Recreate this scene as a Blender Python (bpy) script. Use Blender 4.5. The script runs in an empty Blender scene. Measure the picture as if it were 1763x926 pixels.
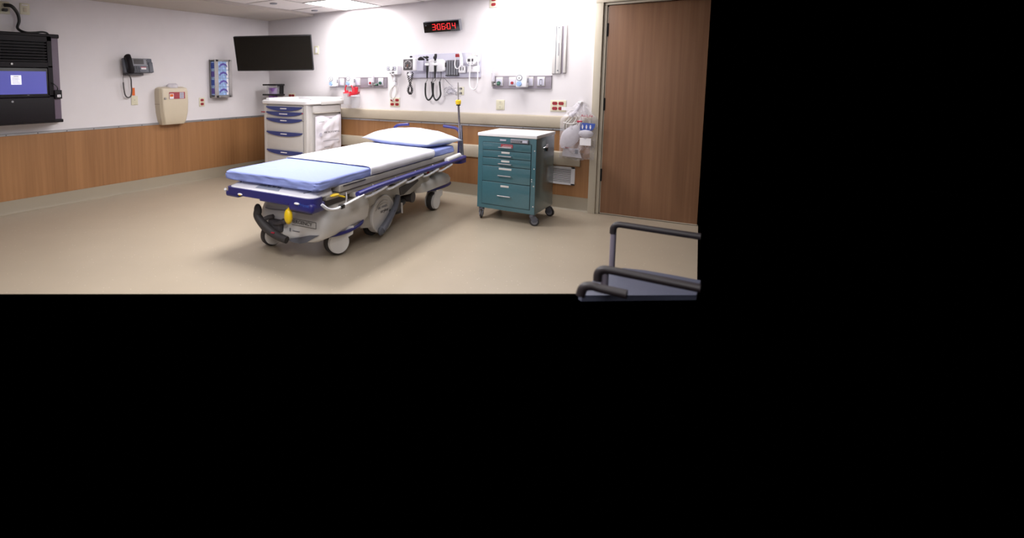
import bpy, bmesh, math, random
from mathutils import Vector, Matrix, noise
random.seed(7)
S = bpy.context.scene
COL = S.collection
R = math.radians
D, W = 6.09, 6.24          # distance camera -> back wall, camera -> left wall (metres)

# ------------------------------------------------------------ camera
cam = bpy.data.objects.new('camera', bpy.data.cameras.new('camera'))
COL.objects.link(cam); S.camera = cam
cam.data.sensor_width = 36.0
cam.data.lens = 907.607 * 36.0 / 1763.0
cam.data.shift_x = (881.5 - 568.695) / 1763.0
cam.data.shift_y = (226.005 - 463.0) / 1763.0
cam.data.clip_start = .05
_p, _r, _y = .096, .0047, .6832
_fh = Vector((-math.sin(_y), math.cos(_y), 0)); _rt = Vector((math.cos(_y), math.sin(_y), 0)); _up = Vector((0, 0, 1))
_fw = math.cos(_p) * _fh - math.sin(_p) * _up
_dn = -(math.cos(_p) * _up + math.sin(_p) * _fh)
_c, _s = math.cos(_r), math.sin(_r)
_cx = _c * _rt + _s * _dn; _cyd = -_s * _rt + _c * _dn
_M = Matrix((_cx, -_cyd, -_fw)).transposed().to_4x4(); _M.translation = Vector((0, 0, 1.43))
cam.matrix_world = _M
cam.data.dof.use_dof = True
cam.data.dof.focus_distance = 5.8
cam.data.dof.aperture_fstop = 1.5

# ------------------------------------------------------------ world, light, exposure
w = bpy.data.worlds.new('world'); S.world = w; w.use_nodes = True
w.node_tree.nodes['Background'].inputs[0].default_value = (0, 0, 0, 1)
w.node_tree.nodes['Background'].inputs[1].default_value = 0
S.view_settings.view_transform = 'Standard'; S.view_settings.look = 'None'
S.view_settings.exposure = 0.28; S.view_settings.gamma = 1.0
S.view_settings.use_curve_mapping = False
LIGHT = (1.0, .978, .98)
def area(name, x, y, z, sx, sy, watts, col=LIGHT):
    l = bpy.data.lights.new(name, 'AREA'); l.shape = 'RECTANGLE'; l.size = sx; l.size_y = sy; l.energy = watts; l.color = col
    o = bpy.data.objects.new(name, l); COL.objects.link(o); o.location = (x, y, z); return o
# ceiling troffers: two beside the back wall, one over the stretcher; the rest unseen fill added toward the camera
PANELS_AND_FILL = [(-4.33, 5.6, .62, .86, 22), (-1.95, 5.6, .95, .86, 24), (-3.3, 3.5, .62, 1.2, 62), (-1.0, 2.3, .62, 1.2, 14), (-2.2, 1.2, .62, 1.2, 52), (-.2, -.4, .62, 1.2, 48)]
for i, (x, y, sx, sy, wt) in enumerate(PANELS_AND_FILL):
    area('ceiling_lamp_or_fill', x, y, 2.39, sx, sy, wt)

# ------------------------------------------------------------ materials
def lin(c):
    return tuple(((v / 255.) / 12.92 if v / 255. <= .04045 else ((v / 255. + .055) / 1.055) ** 2.4) for v in c)
def mat(name, rgb, rough=.5, metal=0, var=.05, scale=20., bump=0., emit=0, alpha=1., trans=0., coat=0., spec=.5):
    m = bpy.data.materials.new(name); m.use_nodes = True
    nt = m.node_tree; b = nt.nodes['Principled BSDF']; c = lin(rgb)
    b.inputs['Roughness'].default_value = rough; b.inputs['Metallic'].default_value = metal
    b.inputs['Alpha'].default_value = alpha; b.inputs['Transmission Weight'].default_value = trans
    b.inputs['Coat Weight'].default_value = coat; b.inputs['Specular IOR Level'].default_value = spec
    tc = nt.nodes.new('ShaderNodeTexCoord')
    n = nt.nodes.new('ShaderNodeTexNoise'); n.inputs['Scale'].default_value = scale; n.inputs['Detail'].default_value = 4
    nt.links.new(tc.outputs['Object'], n.inputs['Vector'])
    r = nt.nodes.new('ShaderNodeValToRGB')
    r.color_ramp.elements[0].position = .3; r.color_ramp.elements[1].position = .7
    r.color_ramp.elements[0].color = tuple(v * (1 - var) for v in c) + (1,)
    r.color_ramp.elements[1].color = tuple(min(1, v * (1 + var)) for v in c) + (1,)
    nt.links.new(n.outputs['Fac'], r.inputs['Fac']); nt.links.new(r.outputs['Color'], b.inputs['Base Color'])
    if bump:
        bp = nt.nodes.new('ShaderNodeBump'); bp.inputs['Strength'].default_value = bump; bp.inputs['Distance'].default_value = .003
        nt.links.new(n.outputs['Fac'], bp.inputs['Height']); nt.links.new(bp.outputs['Normal'], b.inputs['Normal'])
    if emit:
        b.inputs['Emission Color'].default_value = c + (1,); b.inputs['Emission Strength'].default_value = emit
    return m
def wood(name, a, bcol, axis, rough=.42, sc=26.):
    m = bpy.data.materials.new(name); m.use_nodes = True; nt = m.node_tree; b = nt.nodes['Principled BSDF']
    b.inputs['Roughness'].default_value = rough
    tc = nt.nodes.new('ShaderNodeTexCoord'); mp = nt.nodes.new('ShaderNodeMapping')
    s = [sc, sc, .8]; mp.inputs['Scale'].default_value = s
    nt.links.new(tc.outputs['Object'], mp.inputs['Vector'])
    n = nt.nodes.new('ShaderNodeTexNoise'); n.inputs['Scale'].default_value = 1.; n.inputs['Detail'].default_value = 6; n.inputs['Roughness'].default_value = .6
    nt.links.new(mp.outputs['Vector'], n.inputs['Vector'])
    mp2 = nt.nodes.new('ShaderNodeMapping'); mp2.inputs['Scale'].default_value = (3.5, 3.5, .25); nt.links.new(tc.outputs['Object'], mp2.inputs['Vector'])
    n2 = nt.nodes.new('ShaderNodeTexNoise'); n2.inputs['Scale'].default_value = 1.; n2.inputs['Detail'].default_value = 3
    nt.links.new(mp2.outputs['Vector'], n2.inputs['Vector'])
    ad = nt.nodes.new('ShaderNodeMix'); ad.data_type = 'FLOAT'; ad.inputs[0].default_value = .45
    nt.links.new(n.outputs['Fac'], ad.inputs[2]); nt.links.new(n2.outputs['Fac'], ad.inputs[3])
    r = nt.nodes.new('ShaderNodeValToRGB'); r.color_ramp.elements[0].position = .33; r.color_ramp.elements[1].position = .67
    r.color_ramp.elements[0].color = lin(a) + (1,); r.color_ramp.elements[1].color = lin(bcol) + (1,)
    nt.links.new(ad.outputs[0], r.inputs['Fac']); nt.links.new(r.outputs['Color'], b.inputs['Base Color'])
    return m
def floor_mat(name, base, speck, rough):
    m = bpy.data.materials.new(name); m.use_nodes = True; nt = m.node_tree; b = nt.nodes['Principled BSDF']
    tc = nt.nodes.new('ShaderNodeTexCoord')
    v = nt.nodes.new('ShaderNodeTexVoronoi'); v.inputs['Scale'].default_value = 34.; nt.links.new(tc.outputs['Object'], v.inputs['Vector'])
    r = nt.nodes.new('ShaderNodeValToRGB'); e = r.color_ramp.elements
    e[0].position = .07; e[1].position = .16; e[0].color = (1, 1, 1, 1); e[1].color = (0, 0, 0, 1)
    nt.links.new(v.outputs['Distance'], r.inputs['Fac'])
    # only some of the cells carry a chip
    sp = nt.nodes.new('ShaderNodeSeparateColor'); nt.links.new(v.outputs['Color'], sp.inputs['Color'])
    gt = nt.nodes.new('ShaderNodeMath'); gt.operation = 'GREATER_THAN'; gt.inputs[1].default_value = .8; nt.links.new(sp.outputs['Red'], gt.inputs[0])
    mu = nt.nodes.new('ShaderNodeMath'); mu.operation = 'MULTIPLY'; nt.links.new(r.outputs['Color'], mu.inputs[0]); nt.links.new(gt.outputs[0], mu.inputs[1])
    n = nt.nodes.new('ShaderNodeTexNoise'); n.inputs['Scale'].default_value = 3.; n.inputs['Detail'].default_value = 8; nt.links.new(tc.outputs['Object'], n.inputs['Vector'])
    r2 = nt.nodes.new('ShaderNodeValToRGB'); c = lin(base)
    r2.color_ramp.elements[0].color = tuple(x * .93 for x in c) + (1,); r2.color_ramp.elements[1].color = tuple(x * 1.06 for x in c) + (1,)
    nt.links.new(n.outputs['Fac'], r2.inputs['Fac'])
    mx = nt.nodes.new('ShaderNodeMix'); mx.data_type = 'RGBA'; nt.links.new(mu.outputs[0], mx.inputs[0]); nt.links.new(r2.outputs['Color'], mx.inputs[6]); mx.inputs[7].default_value = lin(speck) + (1,)
    nt.links.new(mx.outputs[2], b.inputs['Base Color']); b.inputs['Roughness'].default_value = rough
    return m
M = dict(
 wall=mat('wall_paint', (223, 218, 220), .75, var=.012, scale=6, bump=.05),
 ceil=mat('ceiling_tile_white', (222, 217, 216), .9, var=.04, scale=160, bump=.2),
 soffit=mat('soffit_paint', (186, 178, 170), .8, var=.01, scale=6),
 grid=mat('ceiling_grid_white', (176, 170, 170), .6, var=.01),
 wood=wood('oak_laminate', (138, 96, 60), (166, 120, 78), 'z'),
 door=wood('door_veneer', (118, 82, 58), (148, 108, 78), 'z', .45, 30.),
 cream=mat('cream_metal_paint', (190, 180, 162), .4, var=.015, scale=5),
 rail=mat('bumper_vinyl', (176, 164, 146), .5, var=.02, scale=40, bump=.08),
 gap=mat('dark_joint', (60, 48, 40), .8),
 strip=mat('aluminium_strip', (178, 176, 178), .35, .5, var=.03),
 floor=floor_mat('speckled_vinyl_floor', (170, 157, 138), (214, 206, 190), .36),
 base=floor_mat('speckled_cove_base', (156, 145, 127), (170, 158, 140), .4),
 white=mat('white_plastic', (232, 230, 234), .35, var=.01, scale=8),
 laminate=mat('white_laminate_top', (238, 236, 238), .3, var=.01, scale=8),
 lilac=mat('lilac_grey_panel', (196, 194, 210), .45, var=.02, scale=8),
 mauve=mat('mauve_grey_extrusion', (150, 142, 152), .4, .2, var=.03, scale=30),
 lgrey=mat('light_grey_plastic', (204, 200, 197), .38, var=.015, scale=6),
 lgrey2=mat('warm_grey_plastic', (172, 166, 158), .42, var=.02, scale=6),
 mgrey=mat('mid_grey_plastic', (128, 128, 136), .45, var=.02, scale=12),
 dgrey=mat('dark_grey_plastic', (72, 68, 70), .5, var=.04, scale=12),
 slate=mat('slate_grey_plastic', (92, 94, 104), .45, var=.03, scale=12),
 black=mat('black_plastic', (20, 19, 21), .4, var=.1, scale=12),
 rubber=mat('black_rubber', (52, 48, 48), .65, var=.1, scale=30),
 screen=mat('dark_glass_screen', (9, 9, 11), .16, var=.05, scale=2),
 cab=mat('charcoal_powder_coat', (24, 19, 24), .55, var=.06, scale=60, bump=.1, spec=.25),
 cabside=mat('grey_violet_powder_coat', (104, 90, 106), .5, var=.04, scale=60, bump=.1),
 polesteel=mat('polished_steel', (150, 146, 156), .2, .85, var=.03),
 hood=mat('pale_hood_plastic', (224, 221, 218), .35, var=.012, scale=6),
 panel=mat('blue_grey_panel', (150, 156, 172), .45, var=.02),
 railwhite=mat('bright_rail_metal', (226, 226, 230), .22, .3, var=.01),
 chrome=mat('chrome', (225, 225, 230), .22, .7, var=.01),
 steel=mat('brushed_steel', (175, 172, 170), .35, .9, var=.04, scale=60),
 blue=mat('navy_bumper_plastic', (44, 42, 110), .4, var=.04, scale=10),
 tubeblue=mat('blue_coated_tube', (52, 52, 126), .35, var=.03, scale=10),
 handle=mat('drawer_pull_blue', (56, 66, 124), .4, var=.02, scale=10),
 sheet=mat('pale_blue_cotton', (138, 150, 208), .85, var=.03, scale=60, bump=.15),
 wsheet=mat('white_cotton', (226, 226, 233), .85, var=.015, scale=60, bump=.15),
 pillow=mat('pillowcase_white', (214, 220, 238), .85, var=.015, scale=60, bump=.15),
 yellow=mat('yellow_plastic', (228, 190, 26), .4, var=.04, scale=10),
 teal=mat('teal_powder_coat', (62, 102, 112), .3, var=.03, scale=50, coat=.5),
 tealdark=mat('teal_joint', (24, 48, 56), .6),
 beige=mat('almond_plastic', (204, 191, 168), .45, var=.02, scale=6),
 plate=mat('ivory_plate', (214, 208, 184), .4, var=.01),
 red=mat('red_receptacle', (150, 26, 38), .4, var=.05),
 redp=mat('red_tubing', (190, 24, 44), .35, var=.08, scale=30),
 green=mat('green_knob', (40, 84, 66), .4, var=.05),
 orange=mat('orange_sticker', (222, 106, 34), .6, var=.04),
 maroon=mat('red_label', (160, 60, 70), .4, var=.15, scale=80),
 paper=mat('white_paper', (236, 232, 236), .7, var=.02, scale=50),
 ink=mat('grey_ink', (90, 84, 92), .7),
 blueink=mat('blue_print', (58, 84, 170), .6, var=.15, scale=60),
 skyprint=mat('light_blue_print', (150, 178, 222), .6, var=.35, scale=30),
 purpleink=mat('purple_print', (92, 78, 164), .6, var=.2, scale=60),
 purple=mat('purple_lid', (128, 84, 160), .45, var=.1, scale=30),
 redink=mat('red_ink', (170, 36, 60), .6),
 led=mat('led_red', (240, 40, 44), .5, emit=1.0),
 ledscreen=mat('monitor_blue', (84, 86, 170), .4, var=.03, scale=2, emit=.35),
 ledwhite=mat('monitor_white', (225, 225, 240), .4, emit=.6),
 lamp=mat('troffer_diffuser', (255, 252, 252), .5, emit=6.),
 vinyl=mat('slate_blue_vinyl', (84, 88, 106), .45, var=.03, scale=60, bump=.15),
 armblack=mat('soft_black_grip', (40, 33, 36), .45, var=.08, scale=20),
 post=mat('silver_mauve_paint', (138, 130, 144), .4, .3, var=.03),
 glass=mat('clear_plastic', (225, 225, 232), .15, var=.02, alpha=.28),
 film=mat('thin_clear_film', (232, 228, 236), .25, var=.1, scale=25, bump=.5, alpha=.3),
 frost=mat('frosted_plastic', (226, 222, 232), .35, var=.06, scale=25, alpha=.5),
 wbag=mat('white_poly_bag', (232, 228, 236), .35, var=.03, scale=14, bump=.3),
)

# ------------------------------------------------------------ mesh helpers
class MB:
    def __init__(s, T=None): s.v = []; s.f = []; s.T = T
    def add(s, vs, fs, T=None):
        n = len(s.v)
        for p in vs:
            p = Vector(p)
            if T is not None: p = T @ p
            if s.T is not None: p = s.T @ p
            s.v.append(p)
        s.f += [tuple(n + i for i in f) for f in fs]
        return s
    def box(s, x0, x1, y0, y1, z0, z1, b=0., T=None):
        if b <= 0:
            vs = [(x, y, z) for z in (z0, z1) for y in (y0, y1) for x in (x0, x1)]
            return s.add(vs, [(0, 2, 3, 1), (4, 5, 7, 6), (0, 1, 5, 4), (2, 6, 7, 3), (0, 4, 6, 2), (1, 3, 7, 5)], T)
        bm = bmesh.new(); bmesh.ops.create_cube(bm, size=1)
        for v in bm.verts: v.co = Vector(((x0 + x1) / 2 + v.co.x * (x1 - x0), (y0 + y1) / 2 + v.co.y * (y1 - y0), (z0 + z1) / 2 + v.co.z * (z1 - z0)))
        b = min(b, .49 * min(x1 - x0, y1 - y0, z1 - z0))
        bmesh.ops.bevel(bm, geom=bm.edges[:], offset=b, segments=3, profile=.5, affect='EDGES')
        return s.bm(bm, T)
    def bm(s, bm, T=None):
        bm.verts.index_update()
        s.add([v.co.copy() for v in bm.verts], [tuple(v.index for v in f.verts) for f in bm.faces], T); bm.free(); return s
    def cyl(s, p0, p1, r0, r1=None, n=20, cap=True):
        p0, p1 = Vector(p0), Vector(p1); r1 = r0 if r1 is None else r1
        d = (p1 - p0).normalized(); a = d.orthogonal().normalized(); b = d.cross(a)
        vs = [p + r * (math.cos(2 * math.pi * i / n) * a + math.sin(2 * math.pi * i / n) * b) for p, r in ((p0, r0), (p1, r1)) for i in range(n)]
        fs = [(i, (i + 1) % n, n + (i + 1) % n, n + i) for i in range(n)]
        if cap: fs += [tuple(range(n))[::-1], tuple(range(n, 2 * n))]
        return s.add(vs, fs)
    def tube(s, pts, r, n=10, smooth=True, sub=6):
        P = [Vector(p) for p in pts]
        if smooth and len(P) > 2:
            Q = []
            for i in range(len(P) - 1):
                a = P[max(i - 1, 0)]; b = P[i]; c = P[i + 1]; d = P[min(i + 2, len(P) - 1)]
                for k in range(sub):
                    t = k / sub
                    Q.append(.5 * ((2 * b) + (c - a) * t + (2 * a - 5 * b + 4 * c - d) * t * t + (3 * b - 3 * c + d - a) * t ** 3))
            Q.append(P[-1]); P = Q
        rr = r if callable(r) else (lambda t: r)
        up = None; vs = []; N = len(P)
        for i, p in enumerate(P):
            t = (P[min(i + 1, N - 1)] - P[max(i - 1, 0)]).normalized()
            if up is None: up = t.orthogonal().normalized()
            up = (up - t * up.dot(t)).normalized(); b = t.cross(up); q = rr(i / (N - 1))
            vs += [p + q * (math.cos(2 * math.pi * k / n) * up + math.sin(2 * math.pi * k / n) * b) for k in range(n)]
        fs = [(i * n + k, i * n + (k + 1) % n, (i + 1) * n + (k + 1) % n, (i + 1) * n + k) for i in range(N - 1) for k in range(n)]
        fs += [tuple(range(n))[::-1], tuple(range((N - 1) * n, N * n))]
        return s.add(vs, fs)
    def prism(s, poly, o, u, v, w):
        """polygon in (u,v) from origin o, extruded along w"""
        o, u, v, w = map(Vector, (o, u, v, w)); n = len(poly)
        vs = [o + a * u + b * v for a, b in poly] + [o + a * u + b * v + w for a, b in poly]
        fs = [tuple(range(n)), tuple(range(n, 2 * n))[::-1]] + [(i, n + i, n + (i + 1) % n, (i + 1) % n) for i in range(n)]
        return s.add(vs, fs)
    def ball(s, c, rx, ry=None, rz=None, n=16, m=10, T=None):
        ry = ry or rx; rz = rz or rx; c = Vector(c); vs = [c + Vector((0, 0, -rz))]
        for j in range(1, m):
            a = -math.pi / 2 + math.pi * j / m
            vs += [c + Vector((rx * math.cos(a) * math.cos(2 * math.pi * i / n), ry * math.cos(a) * math.sin(2 * math.pi * i / n), rz * math.sin(a))) for i in range(n)]
        vs.append(c + Vector((0, 0, rz))); fs = [(0, 1 + (i + 1) % n, 1 + i) for i in range(n)]
        for j in range(m - 2): fs += [(1 + j * n + i, 1 + j * n + (i + 1) % n, 1 + (j + 1) * n + (i + 1) % n, 1 + (j + 1) * n + i) for i in range(n)]
        t = len(vs) - 1; fs += [(t, 1 + (m - 2) * n + i, 1 + (m - 2) * n + (i + 1) % n) for i in range(n)]
        return s.add(vs, fs, T)
    def loft(s, rings, cap=True):
        n = len(rings[0]); vs = [p for r in rings for p in r]
        fs = [(j * n + i, j * n + (i + 1) % n, (j + 1) * n + (i + 1) % n, (j + 1) * n + i) for j in range(len(rings) - 1) for i in range(n)]
        if cap: fs += [tuple(range(n))[::-1], tuple(range((len(rings) - 1) * n, len(rings) * n))]
        return s.add(vs, fs)
def rring(x0, x1, y0, y1, z, r, k=6):
    out = []
    for cx_, cy_, a0 in ((x1 - r, y1 - r, 0), (x0 + r, y1 - r, 90), (x0 + r, y0 + r, 180), (x1 - r, y0 + r, 270)):
        for i in range(k + 1):
            a = R(a0 + 90 * i / k); out.append(Vector((cx_ + r * math.cos(a), cy_ + r * math.sin(a), z)))
    return out
def obj(name, mb, m, parent=None, sm=None, label=None):
    me = bpy.data.meshes.new(name); me.from_pydata([tuple(v) for v in mb.v], [], mb.f); me.update()
    bm = bmesh.new(); bm.from_mesh(me); bmesh.ops.recalc_face_normals(bm, faces=bm.faces[:]); bm.to_mesh(me); bm.free()
    me.materials.append(m)
    if sm is None: sm = 35
    if sm:
        for p in me.polygons: p.use_smooth = True
        try: me.set_sharp_from_angle(angle=R(sm))
        except Exception: pass
    o = bpy.data.objects.new(name, me); COL.objects.link(o)
    if parent is not None: o.parent = parent
    if label: o['label'] = label
    return o
def thing(name, label, cat, loc=(0, 0, 0), rz=0, group=None):
    o = bpy.data.objects.new(name, None); COL.objects.link(o); o.location = loc; o.rotation_euler = (0, 0, rz)
    o.empty_display_size = .1; o['label'] = label; o['category'] = cat
    if group: o['group'] = group
    return o
def tag(o, label, cat, group=None):
    o['label'] = label; o['category'] = cat
    if group: o['group'] = group
    return o
def struct(name, mb, m, parent=None, sm=None):
    o = obj(name, mb, m, parent, sm)
    if parent is None: o['kind'] = 'structure'
    return o
def backthing(name, label, cat, x, z, **k): return thing(name, label, cat, (x, D, z), 0, **k)        # local -y points into the room
def leftthing(name, label, cat, y, z, **k): return thing(name, label, cat, (-W, y, z), R(90), **k)    # local x runs toward the back wall
def text(name, s, size, m, parent, loc, rot, sx=1., ext=.0012, align='CENTER'):
    cu = bpy.data.curves.new(name, 'FONT'); cu.body = s; cu.size = size; cu.extrude = ext; cu.align_x = align; cu.align_y = 'CENTER'
    t = bpy.data.objects.new(name, cu); COL.objects.link(t)
    dg = bpy.context.evaluated_depsgraph_get(); me = bpy.data.meshes.new_from_object(t.evaluated_get(dg))
    bpy.data.objects.remove(t); bpy.data.curves.remove(cu)
    me.transform(Matrix.Diagonal((sx, 1, 1, 1))); me.materials.clear(); me.materials.append(m)
    o = bpy.data.objects.new(name, me); COL.objects.link(o); o.parent = parent; o.location = loc; o.rotation_euler = rot
    return o
FRONT = (R(90), 0, 0)      # text that faces local -y
def twin(o, parent, loc=None):
    c = o.copy(); COL.objects.link(c); c.parent = parent
    if loc is not None: c.location = loc
    return c

# ============================================================ SETTING
ZC, ZS = 2.425, 2.392
# floor: the part of the room the photograph shows (it ends where the picture ends)
fp = [(-W, -.58), (-3.925, 1.262), (-.252, 4.19), (-.40, 6.22), (-W, 6.22)]
mb = MB(); mb.prism(fp, (0, 0, -.004), (1, 0, 0), (0, 1, 0), (0, 0, .004)); struct('floor', mb, M['floor'], sm=0)
wl = struct('wall_left', MB().box(-W - .1, -W, -2, D + .1, 0, 2.5), M['wall'], sm=0)
wb = struct('wall_back', MB().box(-W, -1.345, D, D + .1, 0, 2.5).box(-1.345, -.4, D, D + .1, 2.26, 2.5), M['wall'], sm=0)
struct('wall_front', MB().box(-W, 1.2, -2.1, -2, 0, 2.5), M['wall'], sm=0)
# ceiling: lowered soffit along the left wall, lay-in tiles over the rest
cl = struct('ceiling', MB().box(-5.27, 1.2, -2, D + .1, 2.44, 2.5), M['ceil'], sm=0)
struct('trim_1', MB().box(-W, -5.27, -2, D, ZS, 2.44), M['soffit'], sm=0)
gx = [-5.26, -4.65, -4.02, -3.40, -2.78]
def tiles(x0, x1, ys):
    for a, b in zip(ys[:-1], ys[1:]):
        obj('ceiling_tile', MB().box(x0 + .012, x1 - .012, a + .012, b - .012, ZC + .004, 2.44), M['ceil'], cl, sm=0)
tiles(gx[0], gx[1], [3.01, 3.87, 4.73, 5.59, 6.08])
tiles(gx[1], gx[2], [3.43, 4.29, 5.15]); tiles(gx[2], gx[3], [3.43, 4.29, 5.15, 6.08]); tiles(gx[3], gx[4], [3.43, 4.29, 5.15, 6.08])
for x in gx: obj('grid_bar', MB().box(x - .012, x + .012, 2.6, 6.08, ZC, 2.44), M['grid'], cl, sm=0)
for x0, x1, ys in ((gx[0], gx[1], (3.87, 4.73, 5.59)), (gx[1], gx[2], (4.29, 5.15)), (gx[2], gx[3], (4.29, 5.15)), (gx[3], gx[4], (4.29, 5.15))):
    for y in ys: obj('grid_bar', MB().box(x0 + .012, x1 - .012, y - .012, y + .012, ZC, 2.44), M['grid'], cl, sm=0)
def troffer(x, y, sx, sy, label):
    t = thing('ceiling_light', label, 'light', (x, y, ZC), group=None)
    obj('light_frame', MB().box(-sx / 2, sx / 2, -sy / 2, -sy / 2 + .015, -.004, .014).box(-sx / 2, sx / 2, sy / 2 - .015, sy / 2, -.004, .014).box(-sx / 2, -sx / 2 + .015, -sy / 2, sy / 2, -.004, .014).box(sx / 2 - .015, sx / 2, -sy / 2, sy / 2, -.004, .014), M['grid'], t)
    obj('diffuser', MB().box(-sx / 2 + .012, sx / 2 - .012, -sy / 2 + .012, sy / 2 - .012, .002, .012), M['lamp'], t, sm=0)
troffer(-4.335, 5.6, .63, .9, 'glowing recessed ceiling light panel against the wall of outlets')
for x, y, l in ((-4.95, 4.93, 'small round sprinkler cover in the ceiling, farther from the back wall'), (-5.0, 5.80, 'small round sprinkler cover in the ceiling, close to the back wall')):
    o = obj('sprinkler_cover', MB().cyl((x, y, ZC - .008), (x, y, ZC + .004), .045, .05), M['mgrey']); tag(o, l, 'sprinkler')

def cove(axis, a, b, at):
    prof = [(0, .15), (.007, .15), (.008, .03), (.014, .012), (.028, .003), (.034, 0), (0, 0)]
    if axis == 'x': return MB().prism(prof, (a, at, 0), (0, -1, 0), (0, 0, 1), (b - a, 0, 0))
    return MB().prism(prof, (at, a, 0), (1, 0, 0), (0, 0, 1), (0, b - a, 0))
struct('baseboard_left', cove('y', -.55, D, -W), M['base'])
struct('baseboard_back', cove('x', -W, -1.372, D), M['base'])
# oak wainscot panels
ys = [-2, 1.75, 2.78, 3.6, 5.25, 6.085]
for a, b in zip(ys[:-1], ys[1:]): obj('wainscot_panel', MB().box(-W, -W + .006, a + .0005, b - .0005, .1505, .850), M['wood'], wl, sm=0)
xs = [-W + .01, -5.4, -4.0, -2.6, -1.372]
for a, b in zip(xs[:-1], xs[1:]): obj('wainscot_panel', MB().box(a + .0005, b - .0005, D - .006, D, .1505, .868), M['wood'], wb, sm=0)
struct('trim_2', MB().box(-W, -W + .012, -2, D, .851, .872, .003).box(-W, -W + .018, -2, D, .8735, .880), M['strip'])
for y in [1.2 + .32 * k for k in range(15)]: obj('screw', MB().cyl((-W + .01, y, .862), (-W + .016, y, .862), .006, n=8), M['dgrey'], wl)
tr = struct('trim_3', MB().box(-W, -1.372, D - .016, D, .869, .889, .003), M['strip'])
for x in [-4.4 + .33 * k for k in range(9)]: obj('screw', MB().cyl((x, D - .02, .879), (x, D - .014, .879), .005, n=8), M['dgrey'], tr)
def crash(name, z0, z1, x0, x1, d):
    t = .012
    prof = [(0, z0), (d * .55, z0), (d * .9, z0 + t * .6), (d, z0 + t * 1.6), (d, z1 - t * 1.6), (d * .9, z1 - t * .6), (d * .55, z1), (0, z1)]
    o = struct(name, MB().prism(prof, (x0, D, 0), (0, -1, 0), (0, 0, 1), (x1 - x0, 0, 0)), M['rail']); return o
crash('trim_4', .893, 1.030, -W, -1.372, .042)
crash('trim_5', .488, .642, -W, -1.462, .05)
# door and its frame
fr = MB()
fr.box(-1.372, -1.300, D - .03, D + .12, 0, 2.2145, .003).box(-1.2995, -1.268, D - .002, D + .12, 0, 2.189, .003)
fr.box(-1.372, -.40, D - .03, D + .12, 2.215, 2.285, .004).box(-1.2995, -.40, D - .002, D + .12, 2.1895, 2.2145, .003)
struct('trim_6', fr, M['cream'])
dr = thing('door_1', 'x', 'x', (-1.258, D + .012, 0), R(4.0)); del dr['label']; del dr['category']; dr['kind'] = 'structure'
obj('door_leaf', MB().box(0, .855, 0, .045, .012, 2.184, .002), M['door'], dr)
obj('door_edge', MB().box(-.006, .0, -.001, .045, .012, 2.17).box(0, .855, -.001, .03, .006, .0135), M['cream'], dr)
for z in (1.94, 1.17, .42): obj('hinge', MB().cyl((-.006, -.006, z - .065), (-.006, -.006, z + .065), .008, n=10).box(-.02, .006, -.004, .002, z - .065, z + .065), M['black'], dr)

# ============================================================ LEFT WALL
def plate(name, label, t, w_, h_, m=None):
    return obj('cover_plate', MB().box(-w_ / 2, w_ / 2, -.008, 0, -h_ / 2, h_ / 2, .004), m or M['plate'], t)
def duplex(t, x=0, z=0, m=None, r=.024):
    for s in (1, -1):
        q = [(r * math.cos(a) * 1.15, max(-r * .72, min(r * .72, r * math.sin(a)))) for a in [2 * math.pi * i / 20 for i in range(20)]]
        o = obj('receptacle', MB().prism(q, (x, -.008, z + s * .028), (1, 0, 0), (0, 0, 1), (0, -.004, 0)), m or M['red'], t)
        obj('socket_slot', MB().box(x - .008, x - .005, -.0125, -.011, z + s * .028, z + s * .028 + .012).box(x + .005, x + .008, -.0125, -.011, z + s * .028, z + s * .028 + .012).cyl((x, -.0125, z + s * .028 - .007), (x, -.011, z + s * .028 - .007), .003, n=8), M['dgrey'], o)
def screwdot(t, x, z, m=None): obj('screw', MB().cyl((x, -.0095, z), (x, -.007, z), .004, n=8), m or M['steel'], t)

# equipment cabinet with a monitor
cb = leftthing('wall_cabinet', 'dark wall-mounted computer cabinet with louvred top and lit blue monitor', 'cabinet', 2.2, 0)
cx0, cx1, dp = -.75, .452, .25          # local x (toward back wall), depth into room
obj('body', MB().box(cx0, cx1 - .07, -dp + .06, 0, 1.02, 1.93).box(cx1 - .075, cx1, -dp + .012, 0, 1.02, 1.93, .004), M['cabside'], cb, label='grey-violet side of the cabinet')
obj('top_cap', MB().box(cx0, cx1 + .012, -dp, -.0, 1.90, 1.945, .012), M['cab'], cb)
obj('base_ledge', MB().box(cx0, cx1 + .012, -dp, -.0, .985, 1.02, .008).box(cx1 - .02, cx1 + .075, -.09, -.0, .985, .997, .004), M['cab'], cb)
obj('front_frame', MB().box(cx0, cx1 - .074, -dp, -dp + .06, 1.585, 1.60).box(cx1 - .125, cx1 - .074, -dp, -dp + .06, 1.0, 1.92, .004).box(cx0, cx1 - .074, -dp, -dp + .06, 1.865, 1.92, .003).box(cx0, cx1 - .074, -dp, -dp + .06, 1.27, 1.285), M['cab'], cb)
obj('louvre_backing', MB().box(cx0, cx1 - .12, -dp + .045, -dp + .06, 1.6, 1.87), M['black'], cb, sm=0)
for i in range(8):
    z = 1.645 + .03 * i
    obj('louvre', MB().prism([(0, 0), (.03, .012), (.03, .018), (0, .013)], (cx0, -dp, z), (0, 1, 0), (0, 0, 1), (cx1 - .13 - cx0, 0, 0)), M['cab'], cb, sm=0)
obj('louvre_rail', MB().box(cx0, cx1 - .125, -dp - .001, -dp + .03, 1.598, 1.638), M['cab'], cb, sm=0)
mon = obj('monitor', MB().box(cx0, cx1 - .13, -dp + .003, -dp + .05, 1.275, 1.578, .004), M['black'], cb)
obj('screen', MB().box(cx0 + .02, .305, -dp + .001, -dp + .01, 1.302, 1.542), M['ledscreen'], mon, sm=0)
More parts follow.
